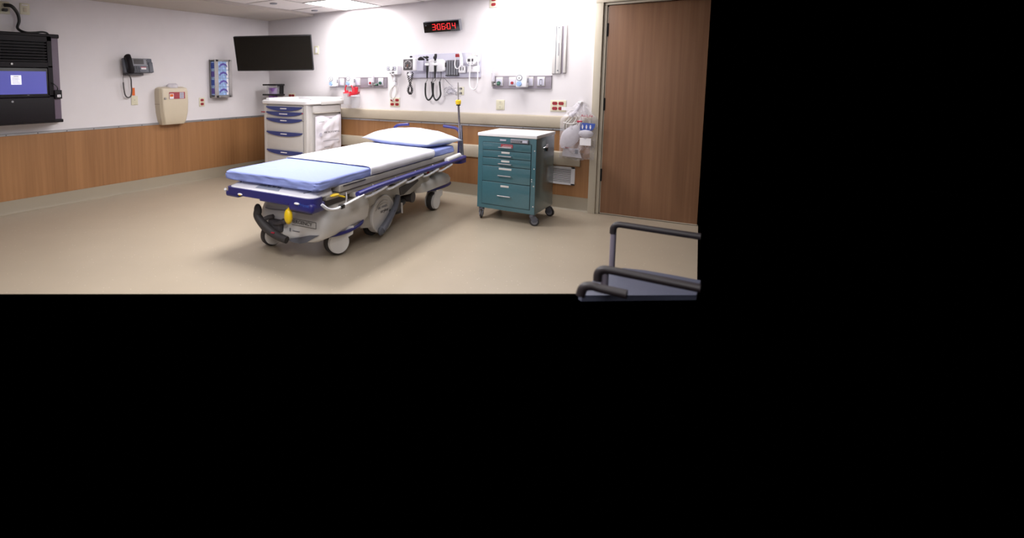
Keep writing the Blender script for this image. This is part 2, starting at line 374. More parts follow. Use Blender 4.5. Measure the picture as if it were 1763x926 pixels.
obj('dialog_window', MB().box(-.045, .055, -dp - .001, -dp + .006, 1.402, 1.500), M['ledwhite'], mon, sm=0)
dl = MB()
for k in range(5): dl.box(-.03, .04 - .008 * (k % 3), -dp - .002, -dp + .004, 1.416 + .013 * k, 1.419 + .013 * k)
obj('dialog_text', dl.box(-.02, .03, -dp - .002, -dp + .004, 1.484, 1.490), M['mgrey'], mon, sm=0)
obj('door', MB().box(cx0, cx1 - .08, -dp - .008, -dp + .02, 1.005, 1.262, .004), M['cab'], cb)
for z, x in ((1.2275, -.045), (1.616, -.03)): obj('lock', MB().cyl((x, -dp - .012, z), (x, -dp, z), .011, n=14), M['steel'], cb)
obj('badge', MB().box(.105, .125, -dp - .0, -dp + .006, 1.288, 1.293), M['mgrey'], cb)
rd = obj('card_reader', MB().box(cx1 - .076, cx1 - .0, -dp - .022, -dp + .0, 1.245, 1.340, .004), M['cab'], cb)
obj('reader_label', MB().box(cx1 - .052, cx1 - .016, -dp - .024, -dp - .021, 1.262, 1.290), M['paper'], rd)
obj('reader_mark', MB().box(cx1 - .038, cx1 - .030, -dp - .0252, -dp - .023, 1.270, 1.282), M['ink'], rd)
obj('reader_cable', MB().tube([(cx1 - .1, -dp - .004, 1.42), (cx1 - .08, -dp - .02, 1.405), (cx1 - .05, -dp - .03, 1.37), (cx1 - .048, -dp - .02, 1.335)], .005, 8), M['black'], cb)
o = obj('power_cable', MB().tube([(-W + .03, 2.215, 2.235), (-W + .07, 2.27, 2.225), (-W + .05, 2.33, 2.16), (-W + .045, 2.345, 2.08), (-W + .06, 2.32, 2.0), (-W + .14, 2.36, 1.955), (-W + .16, 2.45, 1.957), (-W + .17, 2.52, 1.968), (-W + .16, 2.57, 1.962), (-W + .13, 2.60, 1.95)], lambda t: .02 - .010 * min(1, t * 1.25), 10).box(-W + .012, -W + .06, 2.19, 2.24, 2.17, 2.20, .008), M['black'])
tag(o, 'thick black power cable running down from the outlet onto the dark cabinet', 'cable')
t = leftthing('wall_outlet', 'ivory duplex outlet with black plugs at the top left above the dark cabinet', 'outlet', 2.215, 2.21)
plate('', '', t, .12, .13); duplex(t, 0, 0, M['plate'])
t = leftthing('wall_outlet', 'ivory cover plate just right of the black cable above the dark cabinet', 'outlet', 2.424, 2.217)
plate('', '', t, .10, .12); obj('data_jack', MB().box(-.018, .018, -.014, -.007, -.032, .012, .003), M['beige'], t); obj('label_strip', MB().box(-.03, .03, -.0105, -.007, .036, .046), M['paper'], t)

# wall phone
ph = leftthing('wall_phone', 'dark desk-style telephone mounted on the left wall above an orange sticker', 'phone', 3.66, 1.62)
Tp = Matrix.Translation((0, -.07, 0)) @ Matrix.Rotation(R(-12), 4, 'X')
obj('mount', MB().box(-.13, .10, -.055, 0, -.10, .06, .01).box(-.13, .12, -.07, -.0, -.115, -.085, .006), M['dgrey'], ph)
bod = obj('body', MB(Tp).box(-.165, .235, -.03, .015, -.085, .10, .01), M['slate'], ph)
obj('bezel', MB(Tp).box(-.05, .165, -.036, -.028, .0, .095, .006), M['mgrey'], bod)
obj('display', MB(Tp).box(-.03, .11, -.039, -.034, .022, .085, .002), M['dgrey'], bod)
kp = MB(Tp)
for i in range(4):
    for j in range(3): kp.box(-.035 + .03 * j, -.015 + .03 * j, -.036, -.03, -.075 + .018 * i, -.064 + .018 * i, .002)
for i in range(3): kp.box(.15, .165, -.039, -.034, .02 + .022 * i, .034 + .022 * i, .002)
obj('keypad', kp, M['black'], bod)['kind'] = 'stuff'
obj('line_label', MB(Tp).box(.065, .135, -.034, -.029, -.045, -.022), M['paper'], bod, label='white label with a red edge')
obj('label_edge', MB(Tp).box(.06, .140, -.033, -.029, -.022, -.014), M['redink'], bod)
obj('side_module', MB(Tp).box(.175, .235, -.04, -.0, -.085, .05, .006), M['slate'], ph)
hs = MB(Tp)
hs.tube([(-.115, -.055, .11), (-.118, -.085, .06), (-.115, -.09, .0), (-.108, -.082, -.05), (-.10, -.055, -.085)], lambda t: .044 - .010 * math.sin(math.pi * t), 14)
obj('handset', hs, M['cab'], ph)
obj('handset_cord', MB().tube([(-.08, -.06, -.10), (-.055, -.06, -.16), (-.05, -.055, -.24), (-.045, -.05, -.31), (-.06, -.05, -.375), (-.10, -.05, -.392), (-.135, -.05, -.36), (-.15, -.05, -.28), (-.155, -.05, -.20)], .0085, 10).tube([(-.155, -.05, -.20), (-.16, -.06, -.14), (-.155, -.07, -.10)], .003, 6), M['dgrey'], ph)
t = leftthing('wall_plate', 'ivory wall plate with one screw below the orange sticker', 'plate', 3.676, 1.187)
plate('', '', t, .093, .119); screwdot(t, 0, .005, M['dgrey'])
tag(obj('orange_sticker', MB().box(-W, -W + .003, 3.648, 3.686, 1.25, 1.348), M['orange']), 'narrow orange sticker on the wall below the phone cord', 'sticker')

# sharps cabinet
sc = leftthing('sharps_cabinet', 'almond locking sharps disposal cabinet with red window on the left wall', 'cabinet', 4.195, .85)
prof = [(-.235, .0), (-.22, -.0), (.17, -.0), (.20, .0)]
rings = []
for z, hw, y0 in ((.0, .175, -.10), (.06, .195, -.125), (.16, .215, -.135), (.30, .225, -.135), (.44, .225, -.13), (.485, .215, -.12), (.505, .17, -.08)):
    rings.append([Vector((x, y, z)) for x, y in ((-hw, 0), (-hw, y0 * .8), (-hw + .02, y0), (hw - .02, y0), (hw, y0 * .8), (hw, 0))])
obj('body', MB().loft(rings), M['beige'], sc, sm=25)
rings = []
for z, hw, y0 in ((.004, .150, -.104), (.06, .172, -.131), (.16, .192, -.142), (.30, .202, -.142), (.44, .20, -.137), (.478, .188, -.125)):
    rings.append([Vector((x, y, z)) for x, y in ((-hw, y0 * .8), (-hw, y0), (-hw + .015, y0 - .008), (hw - .015, y0 - .008), (hw, y0), (hw, y0 * .8))])
dd = obj('door', MB().loft(rings), M['beige'], sc, sm=25)
wn = obj('window', MB().box(-.10, .145, -.154, -.148, .345, .435), M['maroon'], dd, sm=0)
obj('hinge_line', MB().box(-.2265, -.2255, -.11, -.0, .276, .279), M['gap'], sc)
obj('warning_label', MB().box(-.098, -.035, -.156, -.153, .347, .415), M['paper'], dd)
obj('orange_mark', MB().box(-.092, -.042, -.1575, -.1555, .375, .408), M['orange'], dd)
obj('text_label', MB().box(.06, .125, -.156, -.153, .350, .430), M['lilac'], dd)
lk = MB()
for k in range(5): lk.box(.066, .118, -.1575, -.1555, .36 + .014 * k, .364 + .014 * k)
obj('label_lines', lk, M['ink'], dd)
obj('lock', MB().cyl((-.165, -.165, .352), (-.165, -.145, .352), .014, .016), M['steel'], dd)
rings = [[Vector((.01 + .09 * s_ * math.cos(a), -.065 + .05 * s_ * math.sin(a), z)) for a in [2 * math.pi * i / 20 for i in range(20)]] for z, s_ in ((.49, 1), (.53, .95), (.55, .6))]
obj('tray', MB().loft(rings), M['frost'], sc)

t = leftthing('wall_outlet', 'small duplex outlet with red receptacles below the glove box holder', 'outlet', 4.732, 1.13)
plate('', '', t, .098, .129); duplex(t)

# glove box dispenser
gb = leftthing('glove_dispenser', 'grey metal wall rack holding four blue and purple glove boxes', 'dispenser', 5.03, 1.19)
obj('rack', MB().box(-.15, .20, -.012, 0, 0, .55).box(-.15, -.14, -.03, 0, 0, .55).box(.13, .14, -.12, 0, 0, .55).box(-.15, .14, -.12, 0, 0, .012).box(-.15, .14, -.12, 0, .538, .55)
    .box(-.15, -.084, -.126, -.118, 0, .55).box(.113, .14, -.126, -.118, 0, .55).box(-.125, .14, -.126, -.118, 0, .03).box(-.125, .14, -.126, -.118, .525, .55).box(.14, .205, -.085, -.078, .0, .55), M['steel'], gb)
for k in range(4):
    z0 = .034 + .123 * k
    bx = tag(obj('glove_box', MB().box(0, .106, 5.03 - .138, 5.03 + .108, 0, .12, .002), M['skyprint']), ('lowest', 'second from bottom', 'second from top', 'topmost')[k] + ' blue and white glove box in the wall rack', 'box', 'glove boxes in the wall rack')
    bx.location = (-W + .012, 0, 1.19 + z0)
    pr = MB()
    q = [(.0, .03), (.03, .06), (.075, .075), (.125, .06), (.15, .03), (.145, .01), (.12, .035), (.075, .045), (.03, .03), (.008, .005)]
    for a in q: pass
    obj('purple_opening', MB().prism(q, (.1062, 5.03 - .062, .025), (0, 1, 0), (0, 0, 1), (.0015, 0, 0)), M['purpleink'], bx)
    obj('white_print', MB().box(.106, .107, 5.03 + .07, 5.03 + .108, .004, .116), M['paper'], bx)
    obj('side_print', MB().box(.02, .09, 5.03 - .1395, 5.03 - .1375, .02, .1), M['blueink'] if k % 2 else M['purpleink'], bx)

# ============================================================ TV in the corner
tv = thing('television', 'black flat-screen television tilted down in the corner above the drawer cart', 'television', (-5.444, 5.4, 1.818), .464)
Tt = Matrix.Rotation(R(16.8), 4, 'X')
tw, th_ = 1.155, .509
obj('case', MB(Tt).box(-tw / 2, tw / 2, -.002, .045, -th_ / 2, th_ / 2, .006).box(-.3, .3, .045, .08, -.17, .15, .01), M['black'], tv)
obj('screen', MB(Tt).box(-tw / 2 + .012, tw / 2 - .012, -.004, .0, -th_ / 2 + .018, th_ / 2 - .012), M['screen'], tv, sm=0)
obj('mount_arm', MB().box(-.09, .09, .075, .10, -.09, .09, .004).tube([(0, .09, 0), (-.01, .4, .01), (0, .742, .02)], .02, 8, smooth=False).box(-.05, .0, .70, .725, -.08, .12), M['dgrey'], tv)

# ============================================================ BACK WALL
t = backthing('wall_outlet', 'small ivory switch plate beside the television', 'outlet', -5.217, 1.886)
plate('', '', t, .095, .123); obj('switch_body', MB().box(-.022, .022, -.012, -.007, -.04, .04, .002), M['white'], t); screwdot(t, 0, .02, M['dgrey']); screwdot(t, .003, -.012, M['dgrey'])
t = backthing('wall_outlet', 'duplex outlet with dark red receptacles half hidden behind the drawer cart top', 'outlet', -5.735, 1.17)
plate('', '', t, .14, .12); duplex(t, -.03); duplex(t, .03)
t = backthing('wall_outlet', 'four-gang outlet with red receptacles under the hanging white cables', 'outlet', -3.826, 1.134)
plate('', '', t, .157, .122); duplex(t, -.038); duplex(t, .038)
t = backthing('wall_outlet', 'small outlet with black plugs behind the hanging mask bag', 'outlet', -2.872, 1.295)
plate('', '', t, .085, .10); duplex(t, 0, 0, M['dgrey'], .017)
t = backthing('wall_outlet', 'ivory duplex outlet under the right-hand gas rail', 'outlet', -2.368, 1.135)
plate('', '', t, .102, .118); duplex(t, 0, 0, M['plate'])
t = backthing('wall_outlet', 'outlet with four red receptacles beside the hanging clear bag', 'outlet', -1.716, 1.14)
plate('', '', t, .165, .125); duplex(t, -.036); duplex(t, .03)
t = backthing('wall_outlet', 'duplex outlet with red receptacles at the very top of the wall', 'outlet', -2.478, 2.335)
plate('', '', t, .10, .125); duplex(t)
t = backthing('wall_plate', 'white blank wall plate at the top of the wall right of the red outlet', 'plate', -2.293, 2.325)
plate('', '', t, .10, .12, M['white']); screwdot(t, 0, -.02, M['mgrey'])

# digital clock
ck = backthing('digital_clock', 'black digital wall clock showing red time 3:06:04', 'clock', -3.10, 2.087)
Tk = Matrix.Translation((0, -.10, 0)) @ Matrix.Rotation(R(17), 4, 'X')
obj('case', MB(Tk).box(-.245, .245, -.0, .055, -.068, .068, .004), M['mgrey'], ck, label='grey case of the clock')
obj('face', MB(Tk).box(-.243, .236, -.004, .0, -.065, .065, .002), M['screen'], ck)
obj('wall_bracket', MB().box(-.11, .12, -.07, 0, -.06, .05, .01), M['lgrey'], ck)
seg = {'3': 'abgcd', '0': 'abcdef', '6': 'afgedc', '4': 'fgbc'}
def digit(x, ch, h=.034, w_=.036, t_=.0064):
    dg = MB(Tk)
    for s_ in seg[ch]:
        if s_ in 'agd':
            z = {'a': h, 'g': 0, 'd': -h}[s_]; dg.box(x - w_ / 2 - t_ / 2, x + w_ / 2 + t_ / 2, -.0055, -.004, z - t_ / 2, z + t_ / 2)
        else:
            xx = x - w_ / 2 if s_ in 'fe' else x + w_ / 2; z0, z1 = ((0, h) if s_ in 'fb' else (-h, 0)); dg.box(xx - t_ / 2, xx + t_ / 2, -.0056, -.004, z0, z1)
    obj('digit', dg, M['led'], ck, sm=0)
for x, ch in ((-.100, '3'), (-.033, '0'), (.028, '6'), (.100, '0'), (.168, '4')): digit(x, ch)
for x in (-.0665, .064):
    for z in (.014, -.014): obj('colon_dot', MB(Tk).box(x - .0045, x + .0045, -.0055, -.004, z - .005, z + .005), M['led'], ck, sm=0)
obj('indicator_mark', MB(Tk).box(-.212, -.206, -.0055, -.004, .02, .032).box(.12, .19, -.0055, -.004, -.052, -.049), M['mgrey'], ck)

# gas rails
def gas_rail(name, label, x0, x1, z0, z1, mods, skip=()):
    t = backthing(name, label, 'rail', (x0 + x1) / 2, (z0 + z1) / 2); L = (x1 - x0) / 2; h = (z1 - z0) / 2
    obj('extrusion', MB().box(-L, L, -.022, 0, -h, h, .003).box(-L, L, -.026, 0, h - .008, h).box(-L, L, -.026, 0, -h, -h + .008), M['mauve'], t)
    for x, kind in mods:
        w_ = .042
        obj('module', MB().box(x - w_, x + w_, -.034, -.02, -h + .028, h - .012, .004), M['lgrey'], t)
        fc = obj('module_face', MB().box(x - w_ + .006, x + w_ - .006, -.038, -.032, -h + .034, h - .03, .002), M['lilac'], t)
        if kind == 'red': obj('knob', MB().cyl((x, -.05, -.008), (x, -.036, -.008), .016), M['red'], fc)
        if kind == 'green': obj('knob', MB().cyl((x, -.06, -.008), (x, -.036, -.008), .02), M['green'], fc)
        if kind == 'slide': obj('slide', MB().box(x - .014, x - .008, -.041, -.036, -.036, .036).box(x + .010, x + .016, -.041, -.036, -.036, .036), M['mgrey'], fc); obj('screw', MB().cyl((x + .001, -.041, .03), (x + .001, -.036, .03), .006, n=10).cyl((x + .001, -.041, -.032), (x + .001, -.036, -.032), .006, n=10), M['dgrey'], fc)
    return t
gas_rail('gas_rail', 'mauve-grey medical gas rail above the drawer cart with two suction gauges', -4.944, -3.948, 1.329, 1.473, [(-.37, ''), (-.06, ''), (.24, 'red'), (.41, 'green'), (-.27, ''), (.02, '')])
gas_rail('gas_rail', 'mauve-grey medical gas rail above the teal cart', -2.460, -1.793, 1.329, 1.473, [(-.25, 'green'), (-.095, 'red'), (.10, ''), (.225, 'slide')])
def gauge(label, x, z, mprint):
    t = thing('suction_regulator', label, 'regulator', (x, D - .04, z), 0, 'suction regulators')
    obj('body', MB().box(-.045, .075, -.085, -.008, -.062, .085, .012), M['white'], t)
    d = obj('dial', MB().cyl((-.005, -.09, .046), (-.005, -.083, .046), .034, n=24), M['mgrey'], t)
    obj('dial_face', MB().cyl((-.005, -.092, .046), (-.005, -.088, .046), .026, n=24), M['white'], d)
    obj('needle', MB().box(-.009, -.001, -.094, -.091, .034, .052), M['dgrey'], d)
    obj('control_knob', MB().cyl((-.006, -.105, -.022), (-.006, -.083, -.022), .026, .03), M['skyprint'], t, label='pale blue printed control knob')
    obj('side_label', MB().box(.0745, .077, -.06, -.03, -.01, .04), M['mgrey'], t)
    return t
gauge('white suction regulator nearest the corner, leftmost on the left gas rail', -4.83, 1.405, 0)
gauge('white suction regulator above the red tubing', -4.52, 1.41, 0)
gauge('white suction regulator on the right-hand gas rail', -2.105, 1.405, 0)
def flowmeter(label, x, z):
    t = thing('oxygen_flowmeter', label, 'flowmeter', (x, D - .062, z), 0, 'oxygen flowmeters')
    obj('tube', MB().cyl((0, 0, 0), (0, 0, .10), .019, .019), M['frost'], t); obj('neck', MB().cyl((0, 0, .10), (0, 0, .16), .010, .007), M['frost'], t)
    obj('base', MB().cyl((0, 0, -.06), (0, 0, 0), .014, .018).cyl((.0, 0, -.03), (.06, 0.0, -.03), .009), M['steel'], t)
    obj('valve_knob', MB().cyl((.055, -.01, -.03), (.085, -.01, -.03), .017), M['green'], t)
flowmeter('clear oxygen flowmeter at the left end of the right-hand gas rail', -2.44, 1.41)
flowmeter('clear oxygen flowmeter near the right end of the left gas rail', -4.145, 1.40)

# red tubing and suction canisters
for x, l, g in ((-4.52, 'clear suction canister with red lid, nearer the drawer cart', 1.09), (-4.385, 'clear suction canister with red lid, farther from the drawer cart', 1.05)):
    t = thing('suction_canister', l, 'canister', (x, D - .14, g), 0, 'suction canisters')
    rings = [[Vector((r_ * math.cos(a), r_ * math.sin(a) * .8, z)) for a in [2 * math.pi * i / 24 for i in range(24)]] for z, r_ in ((0, .055), (.01, .062), (.13, .072), (.16, .075))]
    obj('jar', MB().loft(rings), M['glass'], t)
    obj('lid', MB().cyl((0, 0, .16), (0, 0, .174), .070, .064, 24).cyl((-.02, 0, .174), (-.02, 0, .20), .026, .022).cyl((.045, 0, .172), (.045, 0, .185), .018), M['redp'] if x < -4.45 else M['frost'], t)
o = obj('suction_tubing', MB().tube([(-4.57, D - .13, 1.27), (-4.57, D - .13, 1.33), (-4.55, D - .12, 1.37), (-4.52, D - .11, 1.40), (-4.48, D - .10, 1.40)], .011, 10).tube([(-4.47, D - .12, 1.36), (-4.44, D - .13, 1.31), (-4.43, D - .14, 1.25)], .013, 10), M['redp'])
tag(o, 'curved red suction tubes below the left gas rail', 'tubing')
o = obj('red_bracket', MB().box(-4.395, -4.35, D - .17, D - .12, 1.235, 1.34, .01).prism([(0, 0), (.17, .045), (.175, .075), (.0, .04)], (-4.50, D - .18, 1.20), (1, 0, 0), (0, 0, 1), (0, .06, 0)), M['redp'])
tag(o, 'red plastic canister bracket hanging right of the red lids', 'bracket')

# wall thermometer unit with cables
t = thing('monitor_module', 'small white wall monitor with grey keypad and white probe below', 'monitor', (-3.80, D, 1.56), 0)
obj('body', MB().box(-.10, .075, -.10, 0, -.055, .06, .008), M['white'], t)
kp = obj('keypad', MB().box(-.094, .05, -.103, -.099, .0, .052, .001), M['mgrey'], t)
obj('dial', MB().cyl((-.022, -.112, .028), (-.022, -.102, .028), .025, n=20), M['white'], kp)
kk = MB()
for i in range(2):
    for j in range(2): kk.box(-.085 + .105 * i, -.06 + .105 * i, -.105, -.102, .008 + .022 * j, .02 + .022 * j)
obj('button', kk, M['lilac'], kp)
obj('port', MB().cyl((-.04, -.105, -.036), (-.04, -.099, -.036), .008, n=12).cyl((-.008, -.105, -.032), (-.008, -.099, -.032), .009, n=12).cyl((.012, -.105, -.03), (.012, -.099, -.03), .009, n=12), M['dgrey'], t)
obj('probe', MB().tube([(.0, -.10, -.05), (.0, -.06, -.075), (0, -.05, -.10)], .008, 8).box(-.018, .014, -.07, -.03, -.145, -.09, .008).box(-.012, .018, -.07, -.03, -.20, -.15, .008), M['white'], t)
o = obj('probe_cable', MB().tube([(-3.80, D - .05, 1.36), (-3.85, D - .05, 1.32), (-3.88, D - .05, 1.25), (-3.865, D - .05, 1.19), (-3.83, D - .05, 1.175), (-3.79, D - .05, 1.22), (-3.775, D - .05, 1.29), (-3.79, D - .05, 1.35), (-3.83, D - .045, 1.33), (-3.865, D - .04, 1.24), (-3.85, D - .03, 1.17), (-3.82, D - .02, 1.15)], .0065, 8, sub=8), M['lgrey'])
tag(o, 'coiled white cable hanging in a loop above the four-gang red outlet', 'cable')

# lilac diagnostic board
bd = backthing('diagnostic_board', 'long lilac-grey wall board carrying the diagnostic instruments', 'board', -3.105, 1.611)
obj('panel', MB().box(-.49, .49, -.02, 0, -.152, .152, .004), M['lilac'], bd)
obj('lower_lip', MB().box(-.49, .49, -.024, 0, -.158, -.148, .002), M['mauve'], bd)
# blood pressure gauge
bp = backthing('blood_pressure_gauge', 'square aneroid blood pressure gauge with dark dial and coiled black hose', 'gauge', -3.515, 1.635)
Tb = Matrix.Translation((0, -.13, 0)) @ Matrix.Rotation(R(0), 4, 'X')
obj('housing', MB(Tb).box(-.10, .085, -.025, .045, -.085, .075, .015), M['white'], bp)
df = obj('dial', MB(Tb).box(-.092, .048, -.029, -.022, -.076, .064, .004), M['dgrey'], bp)
tk = MB(Tb)
for i in range(26):
    a = R(-60 + 300 * i / 25); c_, s_ = math.cos(a), math.sin(a); r0, r1 = (.036, .058) if i % 5 == 0 else (.048, .058)
    tk.prism([(r0, -.0018), (r1, -.0018), (r1, .0018), (r0, .0018)], (-.022, -.0305, -.006), (c_, 0, s_), (-s_, 0, c_), (0, .0015, 0))
obj('scale_marks', tk, M['paper'], df, sm=0)
obj('needle', MB(Tb).prism([(0, -.002), (.045, 0), (0, .002)], (-.022, -.031, -.006), (-.4, 0, -.9), (.9, 0, -.4), (0, .001, 0)), M['orange'], df)
bk_ = obj('cuff_basket', MB().box(.08, .175, -.11, -.0215, -.09, .045, .006), M['lilac'], bp)
obj('cuff', MB().tube([(.09, -.07, .055), (.115, -.075, .07), (.14, -.075, .06), (.16, -.07, .045)], lambda t: .024 - .01 * abs(t - .4), 10).ball((-.01, -.10, .095), .02, .02, .012), M['cab'], bp, label='folded navy cuff')
obj('air_tube', MB().tube([(-.09, -.08, .07), (-.095, -.07, .12), (-.06, -.06, .155), (-.01, -.05, .165), (.04, -.05, .15), (.065, -.06, .10), (.07, -.07, .06)], .0035, 6), M['lgrey'], bp)
obj('hose_end', MB().cyl((-.02, -.12, -.13), (-.01, -.12, -.08), .014, .012).box(-.035, .02, -.14, -.10, -.145, -.12, .006), M['white'], bp)
co = []
N = 230
HP = [(-.05, -.10), (-.038, -.17), (-.014, -.245), (.010, -.30), (.016, -.35), (-.010, -.385), (-.038, -.355), (-.032, -.305), (-.006, -.245), (.016, -.17), (.03, -.10)]
for i in range(N):
    q = i / (N - 1) * (len(HP) - 1.001); k = int(q); f_ = q - k; a = 2 * math.pi * 30 * i / N
    c0 = Vector((HP[k][0] * (1 - f_) + HP[k + 1][0] * f_, -.11 - (.012 if k > 5 else 0), HP[k][1] * (1 - f_) + HP[k + 1][1] * f_))
    dr_ = Vector((HP[k + 1][0] - HP[k][0], 0, HP[k + 1][1] - HP[k][1])).normalized(); nr_ = Vector((dr_.z, 0, -dr_.x))
    co.append(c0 + nr_ * .013 * math.cos(a) + Vector((0, .013 * math.sin(a), 0)))
obj('coiled_hose', MB().tube(co, .005, 6, smooth=True, sub=3), M['cab'], bp)
# otoscope / ophthalmoscope set
ot = backthing('otoscope_set', 'white wall transformer with two black scope handles and looping black cords', 'otoscope', -3.19, 1.61)
rings = [rring(-.125 * k + .01, .135 * k, -.09 * k - .01, -.022, z, .03) for z, k in ((-.075, .88), (-.06, .98), (.03, 1.0), (.06, .92), (.08, .7))]
obj('housing', MB().loft(rings), M['white'], ot)
obj('side_socket', MB().box(.13, .14, -.075, -.04, -.02, .035, .003), M['dgrey'], ot)
for x, k in ((-.09, 0), (.02, 1)):
    obj('cradle', MB().box(x - .028, x + .028, -.135, -.06, .0, .03, .01), M['white'], ot)
    h = obj('scope_handle', MB().cyl((x, -.115, -.155), (x, -.115, -.02), .009, .015).cyl((x, -.115, -.02), (x, -.115, .03), .015), M['black'], ot)
    obj('chrome_collar', MB().cyl((x, -.115, .03), (x, -.115, .06), .0165), M['chrome'], h)
    hd = MB().cyl((x, -.115, .06), (x, -.115, .085), .012, .016)
    if k == 0: hd.ball((x - .008, -.12, .105), .03, .022, .018).cyl((x - .03, -.13, .108), (x - .046, -.145, .112), .012, .007)
    else: hd.ball((x, -.12, .10), .024, .02, .026).box(x - .004, x + .022, -.135, -.105, .10, .145, .006)
    obj('scope_head', hd, M['black'], h)
for k, (xa, xb) in enumerate(((-.09, -.03), (.02, .08))):
    x0, x1 = xa - .022, xb + .005
    if k: x0 = xa - .028; x1 = xb + .0
    obj('cord_lead', MB().tube([(xa, -.115, -.155), (xa + .004, -.115, -.18), (x0 + .004, -.11, -.205), (x0, -.11, -.225)], .003, 6).tube([(xb - .005, -.06, -.07), (xb - .005, -.06, -.16), (x1, -.10, -.20)], .004, 6), M['black'], ot)
    xm = (x0 + x1) / 2; hw = (x1 - x0) / 2; y = -.11 + .012 * k; sgn = 1 if k == 0 else -1
    pts = [(x0, y, -.215), (x0 - .004, y, -.30), (x0 + .002, y, -.375), (x0 + .022, y, -.418), (xm, y, -.432), (x1 - .016, y, -.415), (x1 + .012, y, -.365), (x1 + .006, y, -.29), (x1 - .004, y, -.20)]
    obj('coiled_cord', MB().tube(pts, .0105, 10), M['black'], ot)
# specula dispenser
sd = backthing('specula_dispenser', 'dark grey slotted speculum dispenser on the lilac board', 'dispenser', -2.972, 1.58)
obj('back', MB().box(-.08, .08, -.03, -.0215, -.095, .095, .002), M['dgrey'], sd)
for i in range(5): obj('tube_slot', MB().cyl((-.066 + .033 * i, -.042, -.092), (-.066 + .033 * i, -.042, .092), .0145, n=12), M['mgrey'], sd)
obj('base_lip', MB().box(-.085, .085, -.06, -.0215, -.10, -.088, .002), M['black'], sd)
# thermometers
tm = backthing('ear_thermometer', 'white ear thermometer with dark red button and looped white cord', 'thermometer', -2.83, 1.62)
obj('base', MB().box(-.05, .04, -.07, -.0215, -.105, -.02, .012), M['white'], tm)
obj('handle', MB().tube([(-.035, -.09, .14), (-.015, -.085, .10), (-.005, -.08, .04), (-.002, -.075, -.02)], lambda t: .022 - .004 * t, 12), M['white'], tm)
obj('button', MB().box(-.07, -.02, -.118, -.095, .085, .125, .006), M['red'], tm)
obj('cord', MB().tube([(-.05, -.09, .11), (-.075, -.09, .07), (-.085, -.09, .0), (-.07, -.09, -.045), (-.045, -.09, -.052), (-.02, -.09, -.03), (-.008, -.09, .04)], .0065, 8), M['white'], tm)
obj('probe_slot', MB().box(-.02, -.01, -.074, -.068, -.075, -.035).box(.01, .02, -.074, -.068, -.075, -.035), M['dgrey'], tm)
t2 = backthing('oral_thermometer', 'white electronic thermometer with two grey displays and long hanging white cord', 'thermometer', -2.70, 1.66)
rings = [[Vector((.075 * k * math.cos(a), y, .06 * k * math.sin(a))) for a in [2 * math.pi * i / 24 for i in range(24)]] for y, k in ((-.0215, 1), (-.085, .98), (-.10, .85))]
obj('body', MB().loft(rings), M['white'], t2)
obj('display', MB().box(-.045, -.012, -.104, -.098, -.012, .022, .001).box(.006, .026, -.104, -.098, -.012, .022, .001), M['dgrey'], t2)
obj('top_clip', MB().box(-.02, .02, -.07, -.0215, .055, .08, .006).box(-.035, .045, -.04, -.0215, .058, .066, .002), M['lgrey'], t2)
obj('cradle', MB().box(-.07, .08, -.06, -.0215, -.14, -.06, .01), M['white'], t2)
obj('indicator', MB().cyl((-.03, -.106, -.03), (-.03, -.098, -.03), .005, n=10).cyl((.016, -.106, -.03), (.016, -.098, -.03), .005, n=10), M['mgrey'], t2)
obj('cord', MB().tube([(-.01, -.10, -.02), (-.015, -.10, -.12), (-.018, -.10, -.24), (-.008, -.10, -.31), (.03, -.10, -.345), (.07, -.10, -.325), (.085, -.10, -.26), (.085, -.10, -.12), (.082, -.09, -.0)], .007, 8), M['white'], t2)
# oxygen mask bag behind the pole
def crumple(nu, nv, fx, amp, sc, seed):
    vs = []; 
    for j in range(nv + 1):
        for i in range(nu + 1):
            u, v = i / nu, j / nv; p = Vector(fx(u, v)); e = min(u, 1 - u, v, 1 - v) * 6
            p.y -= amp * (1 + noise.noise(Vector((u * sc + seed, v * sc * 1.3, seed)))) * min(1, e); vs.append(p)
    fs = [(j * (nu + 1) + i, j * (nu + 1) + i + 1, (j + 1) * (nu + 1) + i + 1, (j + 1) * (nu + 1) + i) for j in range(nv) for i in range(nu)]
    return vs, fs
mk = backthing('mask_bag', 'clear bagged oxygen mask with tubing hanging behind the pole', 'bag', -2.985, 1.29)
obj('bag', MB().add(*crumple(14, 12, lambda u, v: (-.11 + .23 * u, -.015, -.075 + .13 * v + .03 * math.sin(3 * u)), .035, 4, 3.)), M['film'], mk)
obj('mask', MB().ball((-.005, -.03, .0), .04, .02, .032), M['frost'], mk)
obj('tubing', MB().tube([(-.10, -.03, .02), (-.06, -.04, .045), (.0, -.04, .05), (.02, -.045, .0), (-.03, -.045, -.03), (-.06, -.04, .0), (-.01, -.04, .03), (.05, -.04, .01), (.07, -.035, -.05)], .005, 6).tube([(.02, -.03, .05), (-.06, -.025, .12), (-.12, -.02, .18)], .003, 6), M['mgrey'], mk)
# vertical equipment rail
vr = backthing('vertical_rail', 'upright white and grey mounting rail on the wall above the red outlets', 'rail', -1.727, 1.752)
obj('channel', MB().box(-.068, -.032, -.02, 0, -.257, .257, .002).box(-.026, .026, -.028, 0, -.257, .257, .002).box(.052, .078, -.03, 0, -.25, .265, .002), M['lgrey'], vr)
obj('back_plate', MB().box(-.07, .076, -.008, 0, -.257, .257), M['mauve'], vr)
obj('groove', MB().box(-.030, -.024, -.0285, -.001, -.257, .257).box(.010, .013, -.0290, -.02, -.257, .257), M['slate'], vr)
obj('screw', MB().cyl((-.002, -.031, .238), (-.002, -.027, .238), .007, n=10).cyl((-.002, -.031, -.225), (-.002, -.027, -.225), .007, n=10), M['slate'], vr)
obj('lettering', MB().box(-.004, .004, -.0295, -.027, -.065, .075), M['mgrey'], vr)

